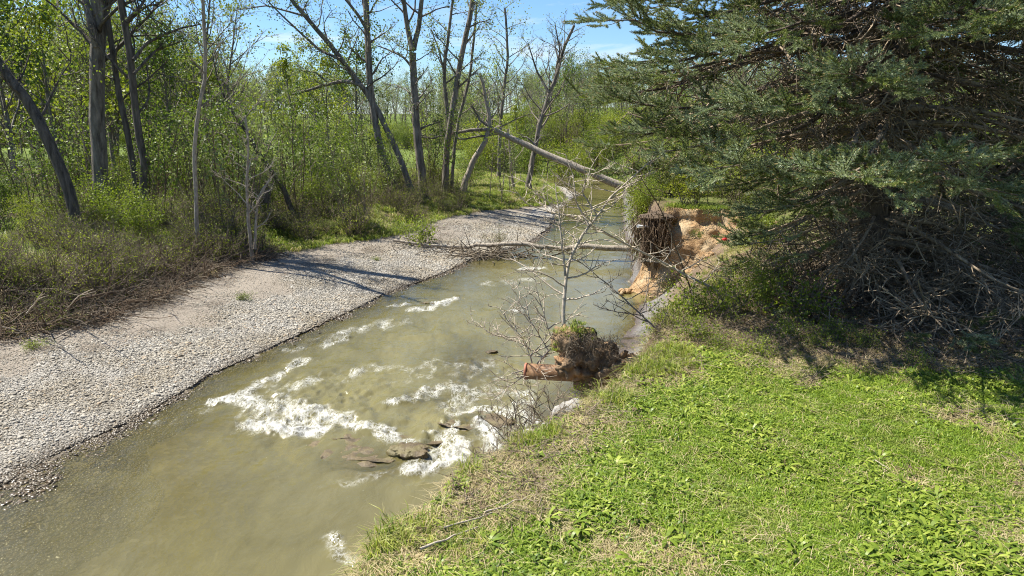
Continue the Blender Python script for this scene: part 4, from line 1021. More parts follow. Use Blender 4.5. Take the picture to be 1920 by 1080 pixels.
# ------------------------------------------------------------------ driftwood on the left bank and the log jam
rng = np.random.default_rng(8)
T = []
dp = []
for k in range(4):
    TT = Tubes()
    for q in range(26): TT.add(wander(rng, rng.uniform(-0.6, 0.6, 3) * [1, 1, 0.15] + [0, 0, 0.08], rng.normal(0, 1, 3) * [1, 1, 0.28] + [0.4, 0.4, 0], rng.uniform(0.4, 1.4), 6, 0.22), (rng.uniform(0.006, 0.018), 0.003), 4)
    V, Q = TT.arrays(); dp.append(proto_obj('drift%d' % k, mesh_np('drift', V, Q, M['twig_brown'] if k % 2 else M['brush'], True)))
dc = proto_col('drift kinds', dp)
nD = 330
ys = 12 + 14 * rng.random(nD) ** 0.9; xs = fx(BLa, ys) + 0.5 - rng.random(nD) * 2.6
scatter('driftwood_tangle', np.stack([xs, ys, height(xs, ys) + 0.04], 1), np.stack([rng.normal(0, .15, nD), rng.normal(0, .15, nD), rng.uniform(-0.6, 0.9, nD)], 1), rng.uniform(0.5, 1.1, nD), rng.integers(0, 4, nD), dc, label='brown tangle of flood-dropped sticks along the foot of the left bank')
nE = 70
ys = 13 + 22 * rng.random(nE); xs = fx(BLa, ys) + 0.3 + rng.random(nE) ** 1.5 * 0.42 * (fx(LWa, ys) - fx(BLa, ys))
scatter('scattered_twigs', np.stack([xs, ys, height(xs, ys) + 0.02], 1), np.stack([np.zeros(nE), np.zeros(nE), rng.uniform(-0.6, 0.9, nE)], 1), np.stack([rng.uniform(0.2, 0.55, nE)] * 2 + [rng.uniform(0.12, 0.25, nE)], 1), rng.integers(0, 4, nE), dc, label='small flood-dropped twigs scattered over the sandy top of the gravel bar')
stick_specs = [([(100, 636), (150, 608), (200, 588)], 0.02, 'pale forked stick lying on the gravel at the left'), ([(0, 612), (40, 622), (72, 640)], 0.018, 'pale stick poking in from the left edge of the frame'),
               ([(50, 588), (68, 565), (82, 545)], 0.02, 'short upright pale stick in the left brush'), ([(120, 592), (140, 560), (175, 540)], 0.018, 'thin arched stick leaning out of the left driftwood'),
               ([(150, 560), (230, 545), (330, 520), (400, 505)], 0.03, 'long dark branch lying along the foot of the left bank'), ([(235, 590), (290, 598), (340, 590)], 0.012, 'thin dark stick on the sand in front of the driftwood'),
               ([(310, 440), (380, 428), (470, 415), (560, 418)], 0.04, 'pale fallen pole lying in the brush behind the saplings'), ([(60, 730), (80, 735), (100, 728)], 0.012, 'short brown stick among the cobbles')]
for pts, r, lab in stick_specs:
    P = []
    for k, (a, b) in enumerate(pts):
        c = PZ(a, b, 0.6); c = PZ(a, b, float(height(c[0], c[1])) + 0.1 + (0.25 if 'upright' in lab or 'arched' in lab else 0) * k); P.append(c)
    T = Tubes(); q = resample(P, 9, rng, r * 0.4); T.add(q, (r, r * 0.35), 6)
    for k in range(3):
        t = rng.uniform(0.2, 0.8); T.add(wander(rng, along(q, t), nrm(tang(q, t) + rng.normal(0, 0.6, 3) * [1, 1, 0.4]), 0.35, 4, 0.1), (r * 0.5, 0.003), 4)
    link('stick', T.mesh('stick', M['twig_brown'] if 'dark' in lab or 'brown' in lab else M['twig_pale'], q[0]), loc=q[0], label=lab, cat='stick')
# log across the creek
P = [PY(735, 450, 29.6), PY(800, 459, 29.4), PY(860, 463, 29.2), PY(960, 457, 28.8), PY(1040, 466, 28.5), PY(1110, 461, 28.2), PY(1150, 467, 28.1), PY(1200, 466, 28)]
L0 = np.array(P[2]); o = thing('fallen_log', L0, 'long pale log lying straight across the creek above the riffles', 'log')
T = Tubes(); q = resample(P, 26, rng, 0.025); T.add(q, (0.05, 0.12), 8); link('trunk', T.mesh('trunk', M['bark_pale'], L0), o)
T = Tubes()
for k in range(26):
    t = rng.uniform(0.05, 0.75); T.add(wander(rng, along(q, t), rng.normal(0, 1, 3) * [1, 0.6, 0.6] + [0, -0.3, -0.6], rng.uniform(0.25, 0.8), 5, 0.25), (0.018, 0.005), 4)
link('branches', T.mesh('branches', M['twig_grey'], L0), o)
T = Tubes(); cL = PY(885, 478, 28.6); cL[2] = 0.1
for k in range(330):
    p = cL + rng.normal(0, 1, 3) * [1.5, 0.35, 0.12]; T.add(wander(rng, p, rng.normal(0, 1, 3) * [1, 0.5, 0.25], rng.uniform(0.3, 1.3), 5, 0.22), (rng.uniform(0.008, 0.03), 0.005), 4)
link('driftwood_heap', T.mesh('driftwood_heap', M['brush'], cL), loc=cL, label='brown heap of flood debris caught under the log', cat='driftwood', kind='stuff')
for k, (a, b) in enumerate([(500, 380), (943, 480)]):
    T = Tubes(); c = PY(a, b, 30 if k == 0 else 28.5)
    if k == 0:
        T.add([c, c + [0.02, 0, 0.3], c + [0, 0, 0.8]], (0.17, 0.14, 0.10), 8); link('stump', T.mesh('stump', M['bark_dark'], c), loc=c, label='dark stump in the shade behind the dead sapling', cat='stump')

# ------------------------------------------------------------------ orange clay bank, root mass
def clay_mat():
    m, nt, n, l = newmat('orange clay')
    ge = n.new('ShaderNodeNewGeometry'); P = ge.outputs['Position']
    f = noi(n, l, P, 2.0, 6, 0.6); g = noi(n, l, P, 14, 6, 0.7)
    col = ramp(n, l, f, [(0.32, (0.24, 0.16, 0.095)), (0.48, (0.46, 0.29, 0.145)), (0.62, (0.50, 0.38, 0.23))])
    col = mixc(n, l, mapr(n, l, g, 0.5, 0.7, 0, 0.6), col, (0.52, 0.40, 0.26))
    col = mixc(n, l, mapr(n, l, g, 0.42, 0.3, 0, 0.8), col, (0.13, 0.08, 0.045))
    princ(n, l, col, 0.95, bump(n, l, mth(n, l, 'ADD', f, g), 1.0, 0.09), 0.1); return m
M['clay'] = clay_mat()
def chunk(name, c, rad, seed, mat_, label, cat=None, kind=None, amp=0.45, freq=1.4, sub=4, parent=None):
    V, Fc = lump(sub, amp, freq, seed, rad)
    me = mesh_np(name, V, Fc, mat_, True)
    return link(name, me, parent, label, cat, kind=kind, loc=c)
ob = thing('eroded_clay_bank', PZ(1315, 520, 0.3), 'bare orange clay face of the slumped bank left of the spruce', 'bank')
oc = np.array(ob.location)
cur = resample([(4.5, 23.9, 0), (4.9, 23.2, 0), (5.6, 22.65, 0), (6.3, 22.2, 0), (6.75, 21.3, 0), (6.5, 20.0, 0), (5.9, 18.6, 0)], 90)
nu, nv = 90, 60
tg_ = nrm(np.gradient(cur, axis=0)); on = np.stack([tg_[:, 1], -tg_[:, 0]], 1)   # towards the creek
Vc = np.zeros((nv, nu, 3)); uu = np.arange(nu) * 0.08
for a in range(nv):
    v = a / (nv - 1); z_ = -0.15 + 2.85 * v
    o_ = 1.25 * (1 - v) ** 1.5 - 0.35 * np.maximum(v - 0.7, 0) - 0.12 * np.exp(-((v - 0.86) / 0.05) ** 2)
    nzs = 0.34 * fbm(uu * 0.9, np.full(nu, v * 2.0), 301, 4) + 0.16 * fbm(uu * 3.5, np.full(nu, v * 7.0), 302, 4)
    Vc[a, :, 0] = cur[:, 0] - on[:, 0] * (-(o_ + nzs)) ; Vc[a, :, 1] = cur[:, 1] + on[:, 1] * (o_ + nzs)
    Vc[a, :, 2] = -0.15 + (z_ + 0.15 + 0.12 * fbm(uu * 1.3, np.full(nu, v * 3), 303, 3)) * np.minimum(smooth((np.arange(nu) + 4) / 14), smooth((nu + 4 - np.arange(nu)) / 14))
back = Vc[-1].copy(); back[:, :2] -= on * 0.9; back[:, 2] -= 0.25
Vc = np.concatenate([Vc, back[None]]); ii = np.arange(Vc.shape[0] * nu).reshape(-1, nu)
link('clay_face', mesh_np('clay_face', Vc.reshape(-1, 3) - oc, np.stack([ii[:-1, :-1], ii[:-1, 1:], ii[1:, 1:], ii[1:, :-1]], -1).reshape(-1, 4), M['clay'], True), ob)
V = []; Fq = []; Ft = []; off = 0
for k in range(150):
    u_ = rng.integers(2, nu - 2); v, (fq, ft) = blades(rng, 16, 0.22, 0.010, 1.1, 0.12); p = Vc[-2, u_] - np.array([*(on[u_] * rng.uniform(-0.05, 0.6)), 0.03]) - oc
    V.append(v + p); Fq.append(fq + off); Ft.append(ft + off); off += len(v)
link('turf_lip', mesh_np('turf_lip', np.concatenate(V), [np.concatenate(Fq), np.concatenate(Ft)], M['tallgrass']), ob, kind='stuff')
V = []; Fq = []; off = 0
for k in range(45):
    u_ = rng.integers(5, 70); r_ = rng.uniform(0.04, 0.13); v, fq = lump(1, 0.5, 1.2, k, (r_, r_ * 0.8, r_ * 0.7)); p = Vc[8, u_] + np.array([*(on[u_] * rng.uniform(-0.1, 0.7)), 0]); p[2] = max(float(height(p[0], p[1])), 0.02) + r_ * 0.3
    V.append(v + p - oc); Fq.append(fq + off); off += len(v)
link('clay_rubble', mesh_np('clay_rubble', np.concatenate(V), np.concatenate(Fq), M['clay'], True), ob, kind='stuff')
c = PY(1308, 437, 22.0); plant(SP, 'small', 'bush', c[0], c[1], 0.4, 'dark green tuft growing on the orange clay face', 'bush', parts=('stems', 'foliage'), z=c[2] - 0.15)
T = Tubes()
rm = thing('root_mass', PY(1218, 500, 23.6), 'dark overhanging mass of hanging roots at the corner of the clay bank', 'roots'); rc = np.array(rm.location)
M['soil_dark'] = rock_mat('dark root soil', (0.03, 0.02, 0.013), (0.15, 0.105, 0.065), None, 0.95)
M['soil'] = rock_mat('clod soil', (0.08, 0.052, 0.028), (0.30, 0.20, 0.11), (0.40, 0.23, 0.11), 0.95)
chunk('soil', PY(1226, 455, 23.0) - rc, (0.34, 0.4, 0.72), 71, M['soil_dark'], None, parent=rm, amp=0.7, freq=2.2)
chunk('soil', PY(1232, 408, 23.1) - rc, (0.55, 0.45, 0.15), 73, M['soil_dark'], None, parent=rm, amp=0.35, freq=1.6)
for k in range(240):
    p = PY(rng.uniform(1185, 1255), rng.uniform(400, 455), rng.uniform(22.2, 22.9)); T.add(wander(rng, p, rng.normal(0, 0.25, 3) + [0, -0.1, -1], rng.uniform(0.4, 1.4), 6, 0.15, (0, 0, -0.05)), (0.014, 0.003), 3)
link('hanging_roots', T.mesh('hanging_roots', M['twig_brown'], rc), rm, kind='stuff')
# white pipe end
def tube_open(name, A, B, r, th, mat_, sides=24, origin=None, rib=None, taper=1.0):
    A = np.array(A, float); B = np.array(B, float); d = nrm(B - A); u_ = nrm(np.cross(d, [0, 0, 1])); v_ = np.cross(u_, d)
    rings = [(A, r), (B, r * taper), (B, r * taper - th), (A, r - th)]
    a = np.arange(sides) * 2 * math.pi / sides; V = []
    for c, q in rings: V.append(np.asarray(c) + q * (np.cos(a)[:, None] * u_ + np.sin(a)[:, None] * v_))
    V = np.concatenate(V); Q = []
    for k in range(4):
        for s in range(sides): Q.append([k * sides + s, k * sides + (s + 1) % sides, ((k + 1) % 4) * sides + (s + 1) % sides, ((k + 1) % 4) * sides + s])
    if origin is not None: V = V - np.asarray(origin)
    return mesh_np(name, V, np.array(Q), mat_, True)
m, nt, n, l = newmat('white plastic'); princ(n, l, (0.8, 0.8, 0.78), 0.5); M['white'] = m
m, nt, n, l = newmat('red plastic'); princ(n, l, (0.45, 0.02, 0.02), 0.4); M['red'] = m
A = PY(1196, 424, 22.1); B = PY(1214, 426, 22.5)
link('drain_pipe', tube_open('drain_pipe', A, B, 0.045, 0.008, M['white'], 12, A), loc=A, label='small white pipe end sticking out of the dark root mass', cat='pipe')
c = PY(1359, 449, 20.75); V, Fc = lump(2, 0.05, 1, 5, (0.075, 0.075, 0.075)); link('ball', mesh_np('ball', V, Fc, M['red'], True), loc=c, label='small red ball on the orange clay face', cat='ball')

# ------------------------------------------------------------------ broken clay pipe with its clod
m, nt, n, l = newmat('rusty clay pipe')
ge = n.new('ShaderNodeNewGeometry'); f = noi(n, l, ge.outputs['Position'], 8, 6, 0.65)
col = ramp(n, l, f, [(0.3, (0.07, 0.037, 0.017)), (0.5, (0.19, 0.10, 0.045)), (0.68, (0.32, 0.20, 0.11))])
princ(n, l, col, 0.65, bump(n, l, noi(n, l, ge.outputs['Position'], 30, 5), 0.5, 0.01), 0.3); M['pipe'] = m
m, nt, n, l = newmat('orange pipe rim'); princ(n, l, (0.34, 0.13, 0.075), 0.6); M['rim'] = m
A = PY(986, 696, 11.25); B = PY(1125, 703, 11.0); C = PY(1080, 716, 11.05); D = PY(1120, 722, 10.9)
po = thing('broken_pipe', A, 'rusty clay drain pipe jutting from the bank over the creek', 'pipe')
link('pipe_section', tube_open('pipe_section', A, B, 0.128, 0.018, M['pipe'], 28, A), po)
link('pipe_rim', tube_open('pipe_rim', A - nrm(B - A) * 0.012, A + nrm(B - A) * 0.03, 0.136, 0.03, M['rim'], 28, A), po)
link('pipe_section', tube_open('pipe_section', C, D, 0.125, 0.02, M['pipe'], 28, A), po)
0 and link('pipe_socket', tube_open('pipe_socket', C - nrm(D - C) * 0.01, C + nrm(D - C) * 0.07, 0.175, 0.03, M['pipe'], 28, A), po)
link('pipe_section', tube_open('pipe_section', PY(1110, 715, 10.95), PY(1215, 690, 10.7), 0.15, 0.02, M['pipe'], 28, A), po)
cl = thing('soil_clod', PY(1090, 660, 11.05), 'clod of earth and roots perched on the broken pipe, grass on top', 'earth clod'); cc = np.array(cl.location)
chunk('earth', PY(1085, 655, 11.1) - cc, (0.34, 0.28, 0.34), 81, M['soil'], None, parent=cl, amp=0.5, freq=1.8)
chunk('earth', PY(1128, 672, 11.0) - cc, (0.28, 0.26, 0.26), 82, M['soil'], None, parent=cl, amp=0.5, freq=1.8)
chunk('earth', PY(1060, 640, 11.2) - cc, (0.20, 0.2, 0.22), 83, M['soil'], None, parent=cl, amp=0.5, freq=1.8)
chunk('earth', PY(1180, 688, 10.85) - cc, (0.32, 0.22, 0.17), 84, M['clay'], None, parent=cl, amp=0.45)
T = Tubes()
chunk('earth', PY(1068, 684, 11.0) - cc, (0.22, 0.24, 0.2), 87, M['soil'], None, parent=cl, amp=0.5, freq=1.8)
chunk('earth', PY(1100, 700, 11.0) - cc, (0.36, 0.2, 0.14), 85, M['soil'], None, parent=cl, amp=0.5)
chunk('earth', PY(1150, 690, 10.9) - cc, (0.3, 0.25, 0.22), 86, M['soil'], None, parent=cl, amp=0.6, freq=2.2)
for k in range(520):
    a = rng.uniform(0, 6.28); p = PY(rng.uniform(1062, 1158), rng.uniform(625, 685), rng.uniform(10.72, 10.9))
    T.add(wander(rng, p, rng.normal(0, 0.5, 3) + [0, -0.25, -0.8], rng.uniform(0.06, 0.22), 5, 0.3), (0.004, 0.0012), 3)
link('roots', T.mesh('roots', M['brush'], cc), cl, kind='stuff')
V = []; Fq = []; Ft = []; off = 0
for k in range(62):
    px_k = rng.uniform(1038, 1120); v, (fq, ft) = blades(rng, 18, 0.085, 0.006, 1.0, 0.04); p = PY(px_k, 604 + abs(px_k - 1080) * 0.55 + rng.uniform(-3, 34) , 11.0 + rng.normal(0, 0.1)) - cc
    V.append(v + p); Fq.append(fq + off); Ft.append(ft + off); off += len(v)
link('grass', mesh_np('grass', np.concatenate(V), [np.concatenate(Fq), np.concatenate(Ft)], M['tallgrass']), cl, kind='stuff')
c = PY(1095, 745, 10.6); plant(SP, 'small', 'seedling', c[0], c[1], 0.42, 'green seedling hanging below the broken pipe', 'plant', parts=('stems', 'foliage'), z=c[2] - 0.05)

# ------------------------------------------------------------------ dead saplings over the creek
def dead(name, label, mains, mat_, seed, twig_n=10, twig_l=0.5, up=0.2, lv=2, cat='dead tree', kids=4):
    rng = np.random.default_rng(seed)
    q0 = np.array(mains[0][0][0])
    b = PY(q0[0], q0[1], mains[0][1]); o = thing(name, b, label, cat)
    for k, (pts, Ya, Yb, r0, r1, tn, tl) in enumerate([(x[0], x[1], x[2], x[3], x[4], x[5], x[6]) for x in mains]):
        P = [PY(a, c, Ya + (Yb - Ya) * i / (len(pts) - 1)) for i, (a, c) in enumerate(pts)]
        q = resample(P, 14, rng, r0 * 0.25); T = Tubes(); T.add(q, (r0, r1), 7)
        branchy(rng, T, q, max(r0, 0.02), int(tn * 1.3), tl * 1.35, 0.12, 0.8, up, lv, 4, 0.05, kids=kids)
        link('stem' if k == 0 else 'branch', T.mesh('stem', mat_, b), o)
    return o
dead('dead_sapling', 'pale bare sapling growing from the clod on the pipe, forked above the creek', [
    ([(1057, 612), (1057, 560), (1062, 500), (1085, 455), (1105, 425), (1145, 370), (1190, 328), (1235, 290)], 11.1, 11.9, 0.032, 0.009, 20, 0.7),
    ([(1060, 520), (1052, 440), (1046, 385), (1040, 340)], 11.2, 11.5, 0.02, 0.006, 13, 0.6),
    ([(1105, 425), (1080, 380), (1075, 330), (1060, 290)], 11.5, 11.9, 0.02, 0.005, 8, 0.5),
    ([(1120, 405), (1090, 360), (1110, 310), (1130, 280)], 11.6, 12.0, 0.015, 0.004, 7, 0.45)], M['twig_pale'], 101)
dead('dead_branch', 'long bare branch slanting from the spruce side down-right of the dead sapling', [
    ([(1365, 556), (1300, 522), (1240, 490), (1170, 456), (1120, 428), (1060, 402), (1010, 368), (975, 332)], 12.5, 11.2, 0.026, 0.006, 20, 0.6),
    ([(1080, 408), (1040, 400), (990, 385), (955, 345)], 11.5, 11.3, 0.012, 0.004, 7, 0.45)], M['twig_pale'], 102, cat='branch')
dead('dead_branch', 'thin bare branch reaching left from the bank lip below the long one', [
    ([(1256, 636), (1205, 592), (1170, 560), (1130, 525), (1085, 490), (1060, 470)], 11.2, 11.6, 0.018, 0.004, 12, 0.5),
    ([(1205, 592), (1160, 585), (1120, 575)], 11.3, 11.5, 0.01, 0.003, 5, 0.3)], M['twig_grey'], 103, cat='branch')
dead('dead_branch', 'dark thin upright branch in front of the root mass', [
    ([(1312, 605), (1295, 545), (1270, 470), (1240, 395), (1205, 340), (1185, 300)], 12.6, 12.2, 0.018, 0.005, 10, 0.5)], M['twig_brown'], 104, cat='branch')
dead('dead_bush', 'bare fanned-out twigs leaning over the riffle left of the pipe', [
    ([(1035, 652), (1000, 690), (965, 718), (920, 752)], 11.4, 11.3, 0.016, 0.004, 22, 0.55), ([(1030, 660), (1000, 610), (975, 570), (960, 530)], 11.5, 11.8, 0.010, 0.003, 12, 0.5),
    ([(1020, 670), (970, 640), (920, 625), (885, 600)], 11.5, 11.7, 0.010, 0.003, 12, 0.5), ([(1035, 640), (1020, 590), (1005, 540), (1000, 490)], 11.5, 11.8, 0.010, 0.003, 10, 0.45),
    ([(1000, 690), (985, 640), (950, 600), (930, 570)], 11.4, 11.6, 0.009, 0.003, 10, 0.4)], M['twig_pale'], 105, up=0.4, cat='dead bush')
dead('dead_bush', 'reddish bare brush standing on the bank foot under the pipe', [
    ([(1000, 845), (1000, 800), (1005, 760), (1010, 720)], 9.9, 10.4, 0.010, 0.003, 12, 0.4), ([(985, 850), (970, 810), (965, 770), (975, 740)], 9.8, 10.3, 0.009, 0.003, 12, 0.4),
    ([(1015, 830), (1030, 790), (1040, 750), (1060, 735)], 9.9, 10.3, 0.009, 0.003, 12, 0.4), ([(960, 860), (950, 830), (940, 800), (925, 780)], 9.6, 10.1, 0.008, 0.003, 10, 0.4)], M['brush'], 106, up=0.5, cat='dead bush')
dead('dead_bush', 'low brush of bare twigs along the bank rim beside the white water', [
    ([(1010, 850), (960, 862), (920, 868)], 8.4, 8.9, 0.009, 0.003, 12, 0.35), ([(1000, 860), (990, 825), (1000, 800)], 8.3, 8.8, 0.009, 0.003, 10, 0.3), ([(950, 885), (925, 862), (905, 850)], 7.8, 8.4, 0.007, 0.002, 10, 0.3)], M['brush'], 107, up=0.4, cat='dead bush')
# sticks lying on the lawn edge
for pts, r, lab in [([(905, 962), (950, 945), (990, 932)], 0.009, 'pale stick lying on the near lawn edge'), ([(830, 990), (880, 975), (925, 960)], 0.010, 'reddish stick half hidden in the grass at the lawn edge'),
                    ([(785, 1030), (840, 1010), (900, 985)], 0.012, 'weathered stick near the bottom of the lawn edge'), ([(1640, 862), (1655, 872), (1668, 880)], 0.005, 'thin pale twig in the middle of the lawn')]:
    P = [PZ(a, b, 2.26) for a, b in pts]; T = Tubes(); q = resample(P, 8, rng, r * 0.6); T.add(q, (r, r * 0.4), 5)
    link('stick', T.mesh('stick', M['twig_pale'], q[0]), loc=q[0], label=lab, cat='stick')
# leafy plants in the shade under the spruce
rng = np.random.default_rng(55)
for k, (a, b, s_k, lab) in enumerate([(1565, 640, 0.55, 'bright leafy weed under the middle of the spruce skirt'), (1535, 655, 0.40, 'pale yellow-green weed below the bright one'), (1350, 655, 0.42, 'leafy weed at the left edge of the shade'), (1620, 650, 0.45, 'dark green weed right of the bright leafy one'), (1420, 668, 0.5, 'low green weed on the brown litter left of the spruce shade'), (1300, 640, 0.6, 'leafy green weed clump at the corner of the lawn and the bank'), (1720, 690, 0.4, 'small green weed at the edge of the twig skirt'), (1480, 640, 0.6, 'broad green weed clump between the shrub and the bright leafy weed')]):
    c = PZ(a, b, 2.2); plant(SP, 'small', 'weed', c[0], c[1], s_k, lab, 'weed', rz=k, parts=('stems', 'foliage'))

# ------------------------------------------------------------------ spruce
def spray_proto(rng, mat_n, L=0.46):
    """one flat shoot with side shoots, needles all round, a bud on each end"""
    axes = [(np.zeros(3), np.array([1.0, 0, 0]), L)]
    for k in range(5):
        x = L * (0.10 + 0.15 * k); s = 1 if k % 2 else -1
        axes.append((np.array([x, 0, 0]), nrm(np.array([0.85, s * 0.72, 0.10 + rng.normal(0, 0.12)])), L * (0.60 - 0.07 * k)))
    V = []; B_ = []; T = Tubes()
    for p, d, LL in axes:
        q = wander(rng, p, d, LL, 5, 0.06, (0, 0, 0.03)); T.add(q, (0.006, 0.003), 3)
        nn = int(LL / 0.30 * 150)
        t = rng.random(nn) ** 0.9; B = np.array([along(q, x) for x in t]); D = nrm(q[-1] - q[0])
        rad = rng.normal(0, 1, (nn, 3)) + [0, 0, 0.45]; rad -= np.outer(rad @ D, D); rad = nrm(rad)
        nd = nrm(rad * 0.85 + D * 0.6); w_ = nrm(np.cross(nd, rng.normal(0, 1, (nn, 3)))) * 0.0042; ln = rng.uniform(0.032, 0.046, nn)[:, None]
        V.append(np.stack([B - w_, B + w_, B + nd * ln], 1).reshape(-1, 3))
        T2 = Tubes(); T2.add([q[-1], q[-1] + D * 0.02, q[-1] + D * 0.04], (0.007, 0.006, 0.002), 4); B_.append(T2.arrays())
    V = np.concatenate(V); nt_ = len(V) // 3
    V2, Q2 = T.arrays(); off = nt_ * 3; VV = [V, V2]; QQ = [Q2 + off]; off += len(V2); nm_ = [len(Q2)]
    for a, b in B_: VV.append(a); QQ.append(b + off); off += len(a); nm_.append(len(b))
    fm_ = np.concatenate([np.zeros(nt_), np.ones(nm_[0]), np.full(sum(nm_[1:]), 2)])
    return mesh_np('spray', np.concatenate(VV), [np.arange(nt_ * 3).reshape(-1, 3), np.concatenate(QQ)], [mat_n, M['spruce_bark'], M['bud']], False, fm_)
M['bud'] = bark_mat('spruce buds', (0.20, 0.16, 0.06), (0.36, 0.28, 0.12), 20)
rng = np.random.default_rng(200)
spr = [proto_obj('a_spray%d' % k, spray_proto(rng, M['needle'])) for k in range(3)] + [proto_obj('b_spray%d' % k, spray_proto(rng, M['needle_blue_lit'])) for k in range(2)]
dd_ = []
for k in range(4):
    T = Tubes()
    for q in range(6):
        b = wander(rng, rng.normal(0, 0.05, 3), rng.normal(0, 1, 3) * [1, 1, 0.7] + [0.7, 0, -0.15], rng.uniform(0.25, 0.8), 5, 0.2); T.add(b, (0.012, 0.005), 3)
        for z in range(3): T.add(wander(rng, along(b, rng.random()), rng.normal(0, 1, 3), rng.uniform(0.08, 0.28), 3, 0.2), (0.007, 0.003), 3)
    V, Q = T.arrays(); dd_.append(proto_obj('c_dead%d' % k, mesh_np('dead', V, Q, M['spruce_twig'], True)))
spr_col = proto_col('spruce shoots', spr + dd_)

def spruce(name, label, bx, by, H, rad_fn, seed, zlo, whorl, per, tilt, detail=1.0, bluef=0.25, extra=(), live_lo=1.7):
    rng = np.random.default_rng(seed)
    bz = float(height(bx, by)) - 0.1
    base = np.array([bx, by, bz]); o = thing(name, base, label, 'tree')
    tr = np.array([base + np.array([tilt[0] * t * H, tilt[1] * t * H, t * H]) for t in np.linspace(0, 1, 14)])
    T = Tubes(); rr = 0.24 * (1 - np.linspace(0, 1, 14)) ** 0.8 + 0.015; rr[0] *= 1.4; T.add(tr, rr, 12); link('trunk', T.mesh('trunk', M['spruce_bark'], base), o)
    SPt, SR, SS, SI = [], [], [], []
    def spray_at(p, d, s, i):
        yaw = math.atan2(d[1], d[0]); pit = -math.asin(np.clip(d[2], -1, 1)); SPt.append(p); SR.append((rng.normal(0, 0.35), pit, yaw)); SS.append(s); SI.append(i)
    limbs = []
    h = zlo
    while h < H * 0.985:
        nper = per if h < 7.2 else max(4, per - 2)
        a0 = rng.uniform(0, 6.28)
        for k in range(nper):
            az = a0 + k * 6.283 / nper + rng.normal(0, 0.16)
            L_ = rad_fn(h) * rng.uniform(0.78, 1.1); am = (az + math.pi / 2 + math.pi) % (2 * math.pi) - math.pi   # 0 = towards the open lawn
            if extra:
                left = math.cos(az - math.pi)
                if h < 3.0 and left > 0.2: L_ *= 1 - 0.52 * min(1, (left - 0.2) * 2)
                if h < 2.1 and abs(am) < 1.1: L_ *= 0.74
                if 1.9 < h < 5.0 and abs(am) < 1.0: L_ *= 0.38
            limbs.append((h + rng.uniform(-0.14, 0.14), az, L_, None if not (extra and 1.9 < h < 5.0 and abs(am) < 1.0) else 'bare'))
        h += whorl * (1.12 if h < 7.2 else 1.7)
    limbs += list(extra)
    for (h, az, L, spec) in limbs:
        p0 = along(tr, h / H)
        lowd = h < live_lo
        if spec is not None and not isinstance(spec, str):
            q = resample([p0] + [np.array(s) for s in spec], 12, rng, 0.03)
            L = np.linalg.norm(np.diff(q, axis=0), axis=1).sum()
        else:
            pts = [p0]; el = 0.10 if h > 3 else -0.02; a = az
            for i in range(11):
                t = i / 10; e = el - 0.42 * math.sin(min(t * 1.5, 1) * math.pi * 0.5) + 0.55 * max(0, t - 0.55)
                a += rng.normal(0, 0.045)
                pts.append(pts[-1] + L / 11 * np.array([math.cos(a) * math.cos(e), math.sin(a) * math.cos(e), math.sin(e) + rng.normal(0, 0.03)]))
            q = np.array(pts)
        gz = height(q[:, 0], q[:, 1]) + 0.12
        q[:, 2] = np.maximum(q[:, 2], gz)
        T = Tubes(); T.add(q, (0.022 + 0.007 * L, 0.008), 6)
        live = 0.46 + rng.uniform(-0.06, 0.1)
        if spec == 'bare': live = 0.995
        elif spec is None and h < 5.2 and rng.random() < 0.5: live = rng.uniform(0.72, 0.9)
        if lowd and spec is None: live = 0.99 if rng.random() < 0.72 else 0.8
        nsub = int(L / (0.21 / detail))
        for i in range(nsub):
            t = 0.12 + 0.88 * (i + 0.5) / nsub; s = 1 if i % 2 else -1
            pp = along(q, t); tg = tang(q, t); side = nrm(np.cross([0, 0, 1], tg)) * s
            ll = (0.34 + 0.26 * L * (1 - t) * 0.62) * rng.uniform(0.7, 1.2)
            ll = min(ll, 1.15)
            isl = t > live
            d = nrm(tg * 0.9 + side * 0.95 + np.array([0, 0, -0.28 if not isl else -0.08]) + rng.normal(0, 0.12, 3))
            b = wander(rng, pp, d, ll, 5, 0.09 if isl else 0.2, (0, 0, 0.02 if isl else -0.05)); T.add(b, (0.010, 0.004), 3)
            if isl:
                ns = max(1, int(ll / 0.22)); 
                for z in range(ns + 1):
                    tt = (z + 0.3) / (ns + 0.3)
                    if t < live + 0.12 and tt < 0.5: continue
                    blue = rng.random() < bluef * (1.6 if h < 5 else 0.7)
                    spray_at(along(b, min(tt, 1)), nrm(tang(b, min(tt, 0.99)) + rng.normal(0, 0.22, 3) + [0, 0, 0.10]), rng.uniform(0.7, 1.2) * (1.1 if isinstance(spec, list) else 1), 3 + rng.integers(0, 2) if (blue or (isinstance(spec, list) and rng.random() < 0.45)) else rng.integers(0, 3))
            elif rng.random() < (0.2 if spec == 'bare' else 0.35 if not lowd else 0.6) * detail:
                spray_at(along(b, rng.uniform(0.1, 0.8)), nrm(tang(b, 0.5) + rng.normal(0, 0.4, 3)), rng.uniform(0.7, 1.5), 5 + rng.integers(0, 4))
                if lowd and rng.random() < 0.5: spray_at(along(b, 1), nrm(tang(b, 0.5) + rng.normal(0, 0.6, 3) + [0, 0, -0.3]), rng.uniform(0.7, 1.6), 5 + rng.integers(0, 4))
        if live < 0.9: spray_at(q[-1], tang(q, 0.99), 0.9, 3 + rng.integers(0, 2))
        link('bough', T.mesh('bough', M['spruce_twig'] if lowd or h < 4 else M['spruce_bark'], base), o)
    scatter('needle_sprays', np.array(SPt), np.array(SR), np.array(SS), np.array(SI), spr_col, o, kind='stuff', origin=base)
    print(name, 'limbs', len(limbs), 'sprays', len(SPt))
    return o
def radf(h): return np.interp(h, [0, 1.5, 3, 5, 8, 12, 15], [3.9, 4.4, 4.9, 4.9, 4.0, 2.2, 0.3])
